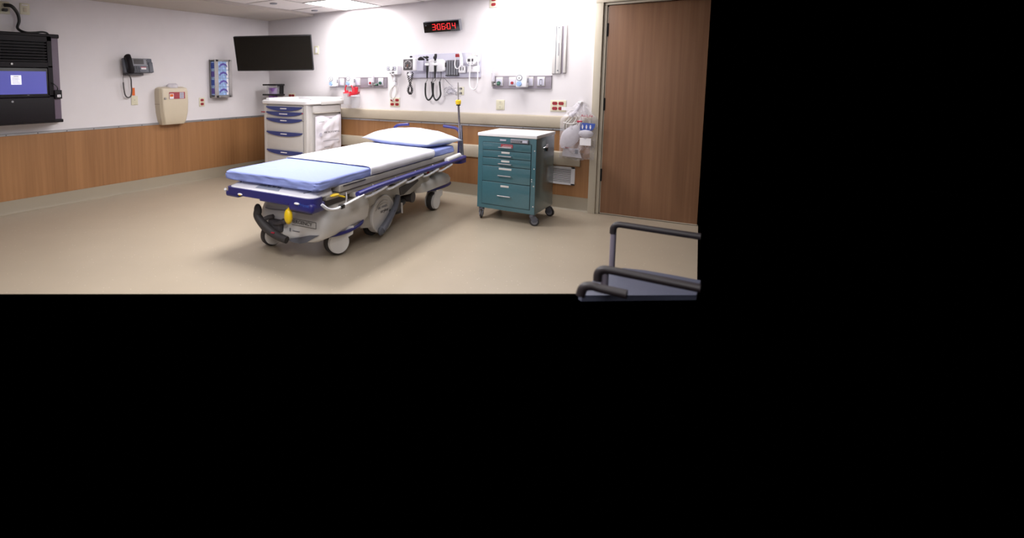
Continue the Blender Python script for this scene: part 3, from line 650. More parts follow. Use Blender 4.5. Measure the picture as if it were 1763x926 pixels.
# air vent
vt = backthing('air_vent', 'white louvred return-air grille low on the wall beside the teal cart', 'vent', -1.72, .375)
obj('frame', MB().box(-.205, .205, -.014, 0, .082, .10, .002).box(-.205, .205, -.014, 0, -.10, -.082, .002).box(-.205, -.17, -.014, 0, -.1, .1, .002).box(.165, .205, -.014, 0, -.1, .1, .002), M['white'], vt)
obj('slat_gap_shade', MB().box(-.175, .17, -.0065, -.0062, -.085, .085), M['dgrey'], vt, sm=0)  # thin dark sheet: shade between the slats put into the colour
for i in range(10): obj('slat', MB().box(-.172, .168, -.012, -.007, -.078 + .0165 * i, -.069 + .0165 * i), M['white'], vt, sm=0)

# hanging clear supply bag
hb = thing('supply_bag', 'clear plastic bag of breathing tubing hanging by the door frame', 'bag', (-1.50, D - .055, .57), 0)
def bagf(u, v):
    w0 = .175 + .02 * v; wx = w0 * (1 if v < .72 else max(.22, 1 - (v - .72) / .28 * .75))
    return (-wx + 2 * wx * u + .02 * v, -.0, .0 + .60 * v + .012 * math.sin(9 * u))
obj('bag_front', MB().add(*crumple(26, 32, bagf, .045, 6, 1.)), M['film'], hb)
obj('hook', MB().box(-.0, .04, -.03, .05, .60, .625, .006).cyl((.02, -.01, .58), (.02, -.01, .61), .008), M['white'], hb)
obj('gathered_neck', MB().tube([(.02, -.02, .60), (.01, -.03, .56), (-.02, -.03, .51), (-.06, -.03, .47)], lambda t: .012 + .016 * t, 10), M['frost'], hb)
rb = MB(); rings = []
for k in range(13):
    q = k / 12; c0 = Vector((-.135 + .17 * q, -.045, .12 + .27 * q)); r_ = .012 + .078 * math.sin(math.pi * min(1, q * 1.05)) ** .8
    ax = Vector((.53, 0, .85)); n_ = Vector((.85, 0, -.53))
    rings.append([c0 + n_ * r_ * math.cos(a) + Vector((0, -1, 0)) * r_ * .35 * math.sin(a) for a in [2 * math.pi * i / 18 for i in range(18)]])
obj('reservoir_bag', rb.loft(rings), M['frost'], hb)
obj('mask', MB().ball((.10, -.05, .29), .075, .03, .045, T=Matrix.Identity(4)), M['frost'], hb)
tb = MB()
for k, (x, ph_) in enumerate(((-.09, 0), (-.05, 1), (-.01, 2), (-.12, 3))):
    tb.tube([(x, -.04, .30), (x + .02 * math.sin(ph_), -.05, .38), (x + .05, -.04, .45), (x + .03, -.035, .50)], .006, 6)
tb.tube([(-.13, -.05, .40), (-.06, -.055, .385), (.0, -.05, .40), (.04, -.045, .43)], .005, 6)
obj('tubing', tb, M['lgrey'], hb)
obj('header', MB().box(-.155, .0, -.045, -.04, .53, .565), M['paper'], hb, label='white folded top strip')
obj('red_connector', MB().box(.01, .06, -.065, -.03, .405, .425, .006), M['redink'], hb)
obj('blue_label', MB().prism([(0, .0), (.12, .005), (.14, .04), (.145, .075), (.0, .08)], (.045, -.062, .325), (1, 0, 0), (0, 0, 1), (0, .002, 0)), M['blueink'], hb)
fg = MB()
for k in range(3):
    x = .068 + .038 * k
    fg.ball((x, -.0635, .378), .006, .001, .006).prism([(-.004, -.03), (.004, -.03), (.009, .0), (-.009, .0)], (x, -.064, .37), (1, 0, 0), (0, 0, 1), (0, .001, 0))
obj('label_figures', fg, M['paper'], hb)
text('lettering', 'AirLife', .038, M['redink'], hb, (.105, -.062, .478), FRONT, 1.15)
obj('paper_insert', MB().box(.045, .155, -.06, -.058, .165, .245), M['paper'], hb)
obj('instruction_leaflet', MB().prism([(0, 0), (.20, -.01), (.165, .09), (.01, .09)], (-.13, -.05, .035), (1, 0, 0), (0, 0, 1), (0, .003, 0)), M['frost'], hb)
obj('leaflet_print', MB().box(.0, .03, -.0535, -.05, .07, .115), M['mgrey'], hb)
obj('red_seal', MB().box(-.10, -.06, -.056, -.05, .125, .133), M['redink'], hb)

# purple wipe container on a black bracket in the corner
pc = thing('wipes_holder', 'black wall bracket with clear jar of purple-topped wipes in the corner', 'holder', (-5.93, 5.86, 1.19), 0)
obj('bracket', MB().box(-.145, .145, -.08, .12, .165, .19, .004).box(-.15, .15, -.08, .12, .01, .035, .004).box(-.02, .02, .12, .225, .0, .19), M['black'], pc)
obj('jar', MB().cyl((0, .01, .036), (0, .01, .16), .095, .10, 24), M['glass'], pc)
obj('contents', MB().cyl((.02, -.015, .037), (.02, -.015, .13), .06, .072, 18), M['purple'], pc)
obj('lower_jar', MB().cyl((.01, .0, -.06), (.01, .0, .008), .06, .075, 20), M['purple'], pc)

# ============================================================ WHITE DRAWER CART
wc = thing('drawer_cart', 'pale grey medical cart with five blue drawer pulls in the corner', 'cart', (-5.06, 5.59, 0), 0)
X0, X1, Y0, Y1 = -.40, .40, -.37, .37
obj('body', MB().box(X0, X1, Y0 + .012, Y1, .14, 1.10, .008), M['lgrey'], wc)
obj('corner_post', MB().box(X0 - .01, X0 + .055, Y0, Y0 + .06, .12, 1.11, .012).box(X1 - .055, X1 + .012, Y0, Y0 + .06, .12, 1.11, .012).box(X1 - .05, X1 + .012, Y1 - .06, Y1, .12, 1.11, .012), M['lgrey'], wc)
rings = [rring(X0 - .03, X1 + .03, Y0 - .02, Y1 + .01, 1.105, .06), rring(X0 - .045, X1 + .05, Y0 - .03, Y1 + .015, 1.118, .07), rring(X0 - .045, X1 + .05, Y0 - .03, Y1 + .015, 1.15, .07), rring(X0 - .03, X1 + .035, Y0 - .015, Y1 + .005, 1.163, .06)]
tp = obj('top', MB().loft(rings), M['laminate'], wc)
obj('raised_rim', MB().box(X0 - .02, X1 + .03, Y1 - .08, Y1, 1.16, 1.195, .012).box(X0 - .02, X0 + .06, Y0 + .05, Y1, 1.16, 1.19, .012), M['laminate'], tp)
obj('side_shelf', MB().box(X1 + .03, X1 + .058, Y0 + .25, Y1, 1.10, 1.155, .006), M['lgrey'], tp)
obj('side_shelf_pin', MB().cyl((.2, -.05, 1.163), (.2, -.05, 1.17), .015), M['mgrey'], tp)
hz = [1.077, 1.003, .912, .727, .470]; bot = [1.005, .915, .73, .473, .17]
for k, (zt, zb) in enumerate(zip(hz, bot)):
    dw = obj('drawer', MB().box(X0 + .058, X1 - .058, Y0 - .006, Y0 + .05, zb + .002, zt + .003, .003), M['lgrey'], wc)
    n = 14; q = [(-.338, 0)] + [(-.338 + .676 * i / n, -.012 - .05 * math.sin(math.pi * i / n) ** .6) for i in range(n + 1)] + [(.338, 0)]
    h = obj('drawer_pull', MB().prism(q, (0, Y0 - .024, zt), (1, 0, 0), (0, 0, 1), (0, .02, 0)), M['handle'], dw, sm=0)
    obj('pull_label', MB().box(-.06 - .02 * (k == 1), .06 + .015 * (k == 1), Y0 - .0255, Y0 - .0235, zt - .034, zt - .021), M['paper'], dw)
obj('seam', MB().box(X0 + .056, X0 + .059, Y0 - .001, Y0 + .002, .15, 1.09).box(X1 - .059, X1 - .056, Y0 - .001, Y0 + .002, .15, 1.09), M['slate'], wc)
obj('lock_bar', MB().box(X1 - .062, X1 - .050, Y0 - .016, Y0 - .0, .89, .98, .002), M['lgrey2'], wc)
obj('red_latch', MB().box(X0 - .045, X0 + .02, Y0 - .02, Y0 + .0, .985, .998, .003).box(X1 - .068, X1 - .056, Y0 - .018, Y0 - .0, .985, 1.0, .002), M['redink'], wc)
obj('side_bin', MB().box(X1 + .0, X1 + .03, Y0 + .11, Y1 - .04, 1.0, 1.09, .006).box(X1, X1 + .012, Y0 + .11, Y1 - .02, .3, 1.0), M['lgrey'], wc)
obj('bin_lip', MB().box(X1 + .012, X1 + .05, Y0 + .12, Y1 - .05, .985, 1.0, .006), M['lgrey2'], wc)
for x in (X0 + .07, X1 - .07):
    for y in (Y0 + .07, Y1 - .07):
        cs = obj('caster', MB().cyl((x - .014, y, .05), (x + .014, y, .05), .05, n=20), M['rubber'], wc)
        obj('fork', MB().box(x - .025, x + .025, y - .02, y + .02, .08, .145, .004), M['mgrey'], cs)
# bag and paper pouch on the cart side (faces +x)
vs, fs = crumple(16, 20, lambda u, v: (u * .56, 0, v * .50 + (0 if v < .95 else .015 * math.sin(8 * u))), .028, 5, 9.)
T = Matrix.Translation((-5.06 + X1 + .032, 5.59 + Y0 + .13, .44)) @ Matrix(((0, -1, 0, 0), (1, 0, 0, 0), (0, 0, 1, 0), (0, 0, 0, 1)))
sb = thing('white_bag', 'crinkled white printed plastic bag hung on the side of the drawer cart', 'bag', (-5.06 + X1 + .034, 5.59 + Y0 + .14, .44), R(90))
obj('film', MB().add(vs, fs), M['wbag'], sb)
obj('back_film', MB().box(.0, .56, -.004, .0, 0, .5), M['wbag'], sb, sm=0)
text('lettering', 'MICROTEMPXL', .036, M['ink'], sb, (.28, -.066, .285), FRONT, 1.4)
bl = MB().box(.10, .44, -.060, -.058, .165, .172).box(.12, .24, -.060, -.058, .08, .088).box(.02, .13, -.052, -.05, .43, .437).box(.24, .31, -.05, -.048, .47, .478)
obj('print_lines', bl, M['mgrey'], sb, sm=0)
obj('emblem', MB().cyl((.05, -.058, .26), (.05, -.055, .26), .03, n=16), M['lilac'], sb)

# ============================================================ TEAL CART
tc_ = thing('teal_cart', 'teal metal drawer cart with white top and four grey casters', 'cart', (-1.928, 5.425, 0), 0)
X0, X1, Y0, Y1 = -.292, .293, -.285, .285
obj('body', MB().box(X0, X1, Y0, Y1, .118, .862, .004), M['teal'], tc_)
obj('top', MB().box(X0 - .004, X1 + .006, Y0 - .010, Y1 + .006, .862, .894, .004), M['laminate'], tc_)
obj('drawer_recess', MB().box(-.242, .249, Y0 - .0015, Y0 + .01, .160, .806), M['tealdark'], tc_, sm=0)
dz = [(.724, .802, 'r', .768, .702 + .055), (.648, .720, 'l', .705, .670), (.566, .644, 'l', .618, .592), (.404, .562, 'w', .540, .472), (.164, .400, 'l', .365, .267)]
for k, (z0, z1, kind, zl, zh) in enumerate(dz):
    d_ = obj('drawer', MB().box(-.238, .245, Y0 - .008, Y0 + .006, z0 + .0015, z1 - .0015, .002), M['teal'], tc_)
    obj('handle', MB().tube([(-.072, Y0 - .008, zh), (-.068, Y0 - .026, zh), (.055, Y0 - .026, zh), (.059, Y0 - .008, zh)], .0042, 8, smooth=False).box(-.072, .06, Y0 - .028, Y0 - .022, zh - .004, zh + .006), M['chrome'], d_, label='chrome bar handle')
    if kind == 'r': obj('drawer_label', MB().box(-.052, .068, Y0 - .0105, Y0 - .0075, .757, .792), M['maroon'], d_, label='red and grey sticker'); obj('label_lines', MB().box(-.04, .055, Y0 - .0115, Y0 - .01, .764, .768).box(-.03, .06, Y0 - .0115, Y0 - .01, .776, .779), M['lgrey'], d_)
    else:
        hw = {'l': .042, 'w': .064}[kind]; obj('drawer_label', MB().box(-.003 - hw, -.003 + hw, Y0 - .0105, Y0 - .0075, zl - .009, zl + .010, .001), M['lgrey'], d_)
obj('name_plate', MB().box(-.064, -.002, Y0 - .006, Y0 + .001, .822, .838, .001), M['lilac'], tc_)
lp = obj('keypad_lock', MB().box(.045, .222, Y0 - .02, Y0 + .001, .808, .850, .008), M['mgrey'], tc_)
kb = MB()
for i in range(10): kb.cyl((.062 + .0095 * i, Y0 - .0225, .836 - .012 * (i % 2)), (.062 + .0095 * i, Y0 - .019, .836 - .012 * (i % 2)), .0028, n=8)
obj('keypad_button', kb, M['dgrey'], lp); obj('lock_plate', MB().box(.165, .212, Y0 - .0225, Y0 - .019, .817, .838, .002), M['lilac'], lp); obj('lock_knob', MB().cyl((.155, Y0 - .026, .828), (.155, Y0 - .019, .828), .007), M['dgrey'], lp)
sl = obj('side_latch', MB().cyl((X1, .0, .76), (X1 + .016, .0, .76), .012).tube([(X1 + .006, -.09, .755), (X1 + .02, -.06, .765), (X1 + .022, -.02, .762)], .006, 8).box(X1, X1 + .01, -.01, .05, .745, .785, .004), M['chrome'], tc_)
obj('latch_tab', MB().box(X1 + .002, X1 + .016, -.0, .04, .715, .75, .004), M['black'], sl)
rv = MB()
for z in (.745, .57, .40, .20): rv.cyl((X1 - .015, Y0 - .003, z), (X1 - .015, Y0, z), .006, n=10)
for z in (.445, .465): rv.cyl((X1 - .035, Y0 - .003, z), (X1 - .035, Y0, z), .005, n=10)
obj('rivet', rv, M['lgrey'], tc_)
for x, y, a in ((X0 + .035, Y0 + .04, 15), (X1 - .03, Y0 + .035, 120), (X1 - .03, Y1 - .04, 80), (X0 + .035, Y1 - .04, 40)):
    Tc = Matrix.Translation((x, y, 0)) @ Matrix.Rotation(R(a), 4, 'Z')
    cs = obj('caster', MB(Tc).cyl((-.008, -.02, .046), (.008, -.02, .046), .046, n=22), M['rubber'], tc_)
    obj('wheel_hub', MB(Tc).cyl((-.016, -.02, .046), (.016, -.02, .046), .030, n=18), M['mgrey'], cs)
    obj('fork', MB(Tc).cyl((0, 0, .095), (0, 0, .12), .028).prism([(-.035, .04), (.0, .035), (.026, .09), (.02, .105), (-.03, .10), (-.05, .07)], (.017, 0, 0), (0, 1, 0), (0, 0, 1), (.004, 0, 0)).prism([(-.035, .04), (.0, .035), (.026, .09), (.02, .105), (-.03, .10), (-.05, .07)], (-.021, 0, 0), (0, 1, 0), (0, 0, 1), (.004, 0, 0)), M['slate'], cs)

# ============================================================ STRETCHER
st = thing('hospital_stretcher', 'wheeled hospital stretcher with grey base hoods and navy corner bumpers', 'stretcher', (-2.98, 4.20, 0), R(4.0))
ST = Matrix.Translation((-2.98, 4.20, 0)) @ Matrix.Rotation(R(4.0), 4, 'Z')
# foot-end bumper: navy with a thinner middle
def xyloop(x0, x1, y0, y1, r, k=8): return [(p.x, p.y) for p in rring(x0, x1, y0, y1, 0, r, k)]
fb = MB().loft([rring(-.475, .425, -1.42, -1.26, z, .06) for z in (.515, .572)])
fb.box(-.475, -.325, -1.42, -1.26, .492, .54, .02).box(.19, .425, -1.422, -1.25, .462, .54, .025).box(-.10, .20, -1.418, -1.30, .498, .54, .01)
obj('foot_bumper', fb, M['blue'], st, label='navy foot-end bumper')
rings = [rring(-.46, .41, -1.405, -1.1, .566, .07), rring(-.46, .41, -1.405, -1.1, .576, .07), rring(-.445, .395, -1.37, -1.1, .588, .06), rring(-.43, .385, -1.30, -1.1, .612, .05), rring(-.42, .375, -1.26, -1.1, .621, .05)]
fd = obj('foot_deck', MB().loft(rings), M['white'], st)
cp = obj('control_panel', MB().prism([(-.10, 0), (.14, 0), (.10, .12), (-.07, .12)], (-.075, -1.375, .587), (1, 0, 0), (0, 1, .31), (0, 0, .004)), M['panel'], fd)
pi_ = MB()
for k in range(3): pi_.prism([(0, 0), (.02, 0), (.01, .022)], (-.10 + .05 * k, -1.34, .6025), (1, 0, 0), (0, 1, .31), (0, 0, .001))
obj('panel_icon', pi_, M['paper'], fd)
obj('groove', MB().tube([(-.38, -1.33, .602), (-.395, -1.30, .613), (-.35, -1.275, .619), (-.26, -1.27, .620)], .004, 6).tube([(.20, -1.275, .619), (.29, -1.285, .616), (.335, -1.315, .608), (.29, -1.355, .594)], .004, 6), M['slate'], fd)
for x in (-.30, .28):
    rl = obj('release_grip', MB().ball((x, -1.423, .528), .026, .010, .009), M['paper'], st, label='cream release grip in the bumper')
    if x < 0: obj('grip_mark', MB().ball((x + .006, -1.432, .524), .013, .005, .005), M['yellow'], rl)
text('lettering', 'Prime', .035, M['blueink'], st, (.345, -1.4235, .522), FRONT, 1.2)
obj('pendant_grip', MB().ball((.18, -1.40, .413), .036, .028, .060).cyl((.19, -1.40, .455), (.195, -1.40, .48), .014), M['yellow'], st, label='yellow oval pendant handle')
# litter
lf_ = MB().box(-.46, .44, -1.09, 1.22, .572, .626, .008).box(-.42, .42, -1.24, 1.2, .53, .564, .01)
obj('litter_frame', lf_, M['lgrey2'], st)
obj('litter_slot', MB().box(.441, .446, -1.05, -.72, .612, .622).box(-.35, .35, -1.2, 1.2, .46, .53), M['dgrey'], st)
br = MB()
for y in [-.9 + .22 * k for k in range(9)]: br.box(.40, .475, y, y + .09, .50, .535, .006)
obj('rail_bracket', br, M['lgrey2'], st)
def siderail(s_):
    g = MB().tube([(s_ * .50, -.93, .535), (s_ * .50, -.5, .548), (s_ * .50, .5, .552), (s_ * .50, 1.36, .553)], .0225, 12)
    r_ = obj('side_rail', g, M['tubeblue'], st, label='blue coated side rail')
    obj('rail_sleeve', MB().tube([(s_ * .49, .86, .578), (s_ * .49, 1.22, .592)], .026, 12), M['white'], r_)
    c = MB().tube([(s_ * .49, -1.40, .545), (s_ * .515, -1.36, .508), (s_ * .515, -1.28, .488), (s_ * .515, -1.18, .49), (s_ * .515, -.87, .522)], .0115, 8)
    for k in range(5):
        y = -.84 + .36 * k; c.tube([(s_ * .515, y, .500), (s_ * .515, y + .10, .498), (s_ * .515, y + .35, .524)], .0105, 8)
    obj('chrome_rail', c, M['railwhite'], st, label='chrome folded rail bars')
    obj('rail_clip', MB().box(s_ * .515 - .016, s_ * .515 + .016, -1.20, -1.155, .475, .505, .004), M['black'], st)
    sp = MB()
    for k in range(6): y = -1.05 + .40 * k; sp.tube([(s_ * .47, y, .565), (s_ * .50, y - .04, .53), (s_ * .51, y - .07, .497)], .008, 6)
    obj('rail_strut', sp, M['steel'], st)
siderail(1); siderail(-1)
lv = obj('release_lever', MB().ball((.46, -1.19, .572), .022, .055, .012).tube([(.47, -1.16, .565), (.49, -1.10, .545)], .007, 6), M['yellow'], st, label='yellow rail release lever')
obj('red_button', MB().box(.475, .49, .40, .43, .505, .522, .002), M['redink'], st)
# head end
hb_ = MB().loft([rring(-.475, .515, 1.19, 1.42, z, .06) for z in (.495, .50, .555, .56)]); obj('head_bumper', hb_, M['blue'], st, label='navy head-end bumper')
obj('head_deck', MB().loft([rring(-.46, .50, 1.1, 1.41, .558, .06), rring(-.45, .49, 1.1, 1.40, .572, .05)]), M['white'], st)
for s_ in (-1, 1):
    xo = .43 if s_ > 0 else -.42
    obj('push_handle', MB().tube([(xo, 1.36, .56), (xo, 1.37, .70), (xo - s_ * .0, 1.375, .82), (xo - s_ * .04, 1.38, .872), (xo - s_ * .10, 1.38, .885), (xo - s_ * .20, 1.38, .895)], .017, 12), M['tubeblue'], st)
pl = obj('pole', MB().cyl((.455, 1.36, .56), (.435, 1.36, .86), .017).cyl((.435, 1.36, .86), (.415, 1.36, 1.15), .012).cyl((.475, 1.365, .56), (.450, 1.365, .92), .014), M['polesteel'], st, label='steel infusion pole')
obj('pole_knob', MB().loft([[Vector((.413 + r_ * math.cos(a), 1.36 + r_ * math.sin(a), z)) for a in [2 * math.pi * i / 16 for i in range(16)]] for z, r_ in ((1.15, .022), (1.16, .03), (1.195, .032), (1.205, .024))]), M['yellow'], pl)
obj('knob_ring', MB().cyl((.414, 1.36, 1.138), (.414, 1.36, 1.152), .024), M['black'], pl)
obj('pole_rod', MB().cyl((.413, 1.36, 1.2), (.405, 1.36, 1.40), .006), M['steel'], pl)
# base
rg = lambda L: MB().loft([rring(*a, r=rr_) for (a, rr_) in L])
fh = MB().loft([rring(-.12, .18, -1.16, -.90, .145, .07), rring(-.22, .27, -1.19, -.72, .165, .08), rring(-.30, .345, -1.19, -.56, .205, .08), rring(-.34, .372, -1.185, -.51, .26, .075), rring(-.345, .378, -1.175, -.50, .33, .07), rring(-.335, .372, -1.15, -.50, .39, .07), rring(-.32, .36, -1.12, -.52, .44, .07), rring(-.30, .34, -1.08, -.54, .475, .06), rring(-.27, .31, -1.04, -.56, .488, .06)])
hood = obj('front_hood', fh, M['hood'], st, sm=50)
obj('hood_line', MB().tube([(-.30, -1.02, .40), (-.26, -1.165, .372), (0, -1.158, .378), (.22, -1.152, .378), (.335, -1.08, .385), (.362, -.9, .39), (.362, -.7, .40)], .0035, 6), M['mgrey'], hood)
obj('lower_lip', MB().prism([(.00, .150), (.06, .140), (.13, .142), (.20, .165), (.26, .205), (.31, .235), (.22, .222), (.12, .19), (.04, .168)], (0, -1.203, 0), (1, 0, 0), (0, 0, 1), (0, .03, 0)), M['slate'], st)
obj('blue_trim', MB().tube([(.24, -1.12, .195), (.335, -1.0, .198), (.372, -.85, .205), (.375, -.68, .225), (.34, -.60, .24)], .014, 8).tube([(-.34, -.9, .20), (-.345, -.65, .225)], .014, 8), M['blue'], st)
lb = obj('label_frame', MB().box(.045, .285, -1.1965, -1.1925, .283, .286).box(.045, .285, -1.1965, -1.1925, .332, .335).box(.283, .286, -1.1965, -1.1925, .283, .335), M['dgrey'], st)
text('lettering', 'EMERGENCY', .040, M['dgrey'], st, (.125, -1.193, .309), FRONT, 1.05)
obj('label_marks', MB().box(.02, .028, -1.197, -1.192, .225, .25).box(.05, .12, -1.197, -1.192, .232, .236), M['mgrey'], st)  # plain bars standing in for tiny unreadable label print
obj('base_beam', MB().box(-.27, .30, -.62, 1.0, .33, .455, .02).prism([(-.62, .455), (.75, .43), (.75, .37), (.30, .30), (-.10, .33), (-.62, .33)], (.30, 0, 0), (0, 1, 0), (0, 0, 1), (.045, 0, 0)), M['lgrey2'], st)
obj('lift_column', MB().cyl((-.02, -.75, .44), (-.02, -.75, .54), .09).cyl((-.02, .85, .40), (-.02, .85, .54), .09), M['mgrey'], st)
obj('beam_panel', MB().prism([(.06, .40), (.45, .43), (.48, .405), (.15, .32), (.08, .325)], (.345, 0, 0), (0, 1, 0), (0, 0, 1), (.006, 0, 0)).box(-.2, .2, -.6, .9, .24, .34, .01), M['dgrey'], st)
# fifth wheel shroud
obj('shroud', MB().prism([(-.62, .165), (-.46, .13), (-.30, .16), (-.02, .20), (-.04, .36), (-.25, .42), (-.50, .40), (-.62, .36)], (.26, 0, 0), (0, 1, 0), (0, 0, 1), (.075, 0, 0)), M['lgrey2'], st)
el = lambda r_, x: [Vector((x, -.26 + .205 * r_ * math.cos(a), .215 + .175 * r_ * math.sin(a))) for a in [2 * math.pi * i / 40 for i in range(40)]]
wd = obj('fifth_wheel_cover', MB().loft([el(1, .29), el(1, .352), el(.965, .360), el(.93, .360), el(.90, .354), el(.0001, .354)]), M['lgrey'], st, sm=30)
obj('cover_rib', MB().tube([(.356, -.38, .295), (.358, -.33, .33), (.358, -.25, .345), (.358, -.19, .33)], .004, 6).tube([(.356, -.40, .27), (.358, -.34, .305), (.358, -.26, .318), (.358, -.18, .30)], .003, 6), M['lgrey2'], wd)
text('lettering', 'BIG WHEEL', .030, M['mgrey'], st, (.3555, -.27, .283), (R(90), 0, R(90)), 1.15)
text('lettering', 'stryker', .042, M['dgrey'], st, (.3555, -.24, .245), (R(90), 0, R(90)), 1.2)
obj('side_pedal', MB().tube([(.385, -.345, .085), (.385, -.27, .12), (.385, -.17, .185), (.385, -.08, .26), (.37, -.01, .34)], lambda t: .034 - .010 * t, 12).ball((.39, -.36, .085), .022, .045, .042), M['slate'], st)
obj('pedal_pivot', MB().cyl((.35, -.13, .215), (.41, -.13, .215), .018), M['black'], st)
obj('brake_link', MB().cyl((.36, .10, .15), (.36, .09, .25), .009), M['lgrey'], st)
obj('mechanism', MB().ball((.18, .30, .20), .10, .13, .06).box(.05, .30, .05, .20, .14, .32, .02).cyl((.05, .42, .24), (.32, .42, .24), .055).ball((.22, .22, .12), .06, .12, .025).box(-.2, .0, -.5, .6, .12, .3, .03), M['dgrey'], st)
# hidden fifth wheel tyre
obj('fifth_wheel', MB().cyl((.21, -.26, .125), (.25, -.26, .125), .125, n=28), M['rubber'], st)
rhd = MB().loft([rring(-.28, .30, .62, 1.30, .235, .10), rring(-.34, .365, .52, 1.36, .262, .11), rring(-.345, .37, .50, 1.36, .31, .11), rring(-.33, .355, .48, 1.33, .35, .11), rring(-.30, .33, .45, 1.26, .378, .10), rring(-.24, .26, .45, 1.15, .392, .09)])
obj('rear_hood', rhd, M['hood'], st, sm=50)
obj('blue_trim', MB().tube([(.30, .82, .235), (.35, 1.0, .238), (.372, 1.2, .246), (.33, 1.33, .25), (.2, 1.36, .25)], .015, 8), M['blue'], st)
def wheel(x, y, r_, a, hubscale=.84):
    T = Matrix.Translation((x, y, 0)) @ Matrix.Rotation(R(a), 4, 'Z')      # axle along local x
    rings = []
    for xx, k in ((-.028, .80), (-.030, .9), (-.022, .985), (0, 1), (.022, .985), (.030, .9), (.028, .80)):
        rings.append([Vector((xx, r_ * k * math.cos(b), r_ + r_ * k * math.sin(b))) for b in [2 * math.pi * i / 32 for i in range(32)]])
    wo = obj('caster_wheel', MB(T).loft(rings), M['rubber'], st)
    for s_ in (-1, 1):
        rr = [[Vector((s_ * xx, r_ * k * math.cos(b), r_ + r_ * k * math.sin(b))) for b in [2 * math.pi * i / 28 for i in range(28)]] for xx, k in ((.020, hubscale), (.034, hubscale), (.040, hubscale * .85), (.043, .3), (.043, .001))]
        obj('hub_cap', MB(T).loft(rr), M['hood'], wo)
    q = [(r_ * .8 * math.cos(R(a_)), r_ + r_ * .8 * math.sin(R(a_))) for a_ in range(120, 385, 12)] + [(.125, r_ * 1.5), (.135, r_ * 2.1), (-.03, r_ * 2.1)]
    obj('wheel_guard', MB(T).prism(q, (.041, 0, 0), (0, 1, 0), (0, 0, 1), (.012, 0, 0)).prism(q, (-.053, 0, 0), (0, 1, 0), (0, 0, 1), (.012, 0, 0)).cyl((0, .03, r_ * 1.85), (0, .03, r_ * 2.25), .03), M['hood'], wo)
wheel(.275, -.90, .112, -28); wheel(-.33, -1.02, .098, -20); wheel(.30, .94, .10, -4); wheel(-.30, .98, .10, 5)
# foot pedals
fpd = MB().tube([(-.262, -1.26, .375), (-.266, -1.262, .325), (-.215, -1.262, .272), (-.145, -1.26, .225), (-.06, -1.26, .190), (.045, -1.262, .172)], lambda t: .030 + .010 * (1 - abs(2 * t - 1)), 12)
fpd.ball((-.262, -1.26, .370), .038, .028, .055)
obj('steer_pedal', fpd, M['rubber'], st)
obj('pedal_bracket', MB().box(-.19, -.05, -1.23, -1.12, .20, .30, .02).tube([(-.22, -1.25, .29), (-.18, -1.23, .315), (-.13, -1.22, .33)], .018, 8).tube([(-.12, -1.22, .27), (-.06, -1.23, .285), (-.02, -1.22, .305)], .018, 8).ball((-.015, -1.225, .305), .026, .02, .024), M['dgrey'], st)
obj('pedal_mark', MB().box(-.09, -.06, -1.297, -1.285, .215, .223), M['redink'], st)

# mattress with blue sheet
def softbox(x0, x1, y0, y1, z0, z1, r, nx, ny, wr, seed, hollow=False, zpush=0):
    """rounded slab: sheet over the top and down the sides with gathered folds"""
    cxm, cym = (x0 + x1) / 2, (y0 + y1) / 2; hx, hy = (x1 - x0) / 2, (y1 - y0) / 2
    rings = []
    prof = [(0, 0.0)]
    K = 7
    def ring(inset, z, am):
        P = rring(x0 + inset, x1 - inset, y0 + inset, y1 - inset, z, max(.03, r - inset * .5), 8)
        out = []
        n = len(P)
        for i in range(n):
            a, b = P[i], P[(i + 1) % n]; L = (b - a).length; m_ = max(1, int(L / .03))
            for k in range(m_):
                p = a.lerp(b, k / m_); out.append(p)
        return out
    base = ring(0, 0, 0); N = len(base)
    def shaped(inset, z, am, zz=0):
        out = []
        for p in base:
            d = Vector((cxm + (p.x - cxm) * (1 - inset / hx), cym + (p.y - cym) * (1 - inset / hy), z))
            w_ = noise.noise(Vector((p.x * 7 + seed, p.y * 7, z * 20))) + .6 * noise.noise(Vector((p.x * 16 + z * 60, p.y * 16 + z * 50, seed)))
            n_ = Vector((p.x - cxm, p.y - cym, 0)).normalized(); d += n_ * am * w_ ; d.z += zz * w_; out.append(d)
        return out
    th = z1 - z0
    rings.append(shaped(.06, z0 - .002, wr, 0)); rings.append(shaped(.015, z0, wr, .004))
    for q in (.15, .3, .45, .6, .72): rings.append(shaped(0 if q < .7 else .003, z0 + th * q, wr * 1.2))
    for k in range(1, 6):
        a = math.pi / 2 * k / 5; rr = th * .28; rings.append(shaped(rr * (1 - math.cos(a)), z0 + th * .72 + rr * math.sin(a), wr * (1 - k / 6)))
    for s_ in (.08, .14, .22, .32, .40, hx * .98): rings.append(shaped(s_, z1 + .003 * min(1, s_ * 4), 0, .0025))
    return rings
mt = thing('mattress', 'stretcher mattress in a pale blue fitted sheet', 'mattress', (-2.98, 4.20, .612), R(4.0))
obj('fitted_sheet', MB(Matrix.Translation((0, 0, -.612))).loft(softbox(-.525, .435, -1.375, 1.235, .621, .697, .05, 0, 0, .014, 3.)), M['sheet'], mt, sm=60)
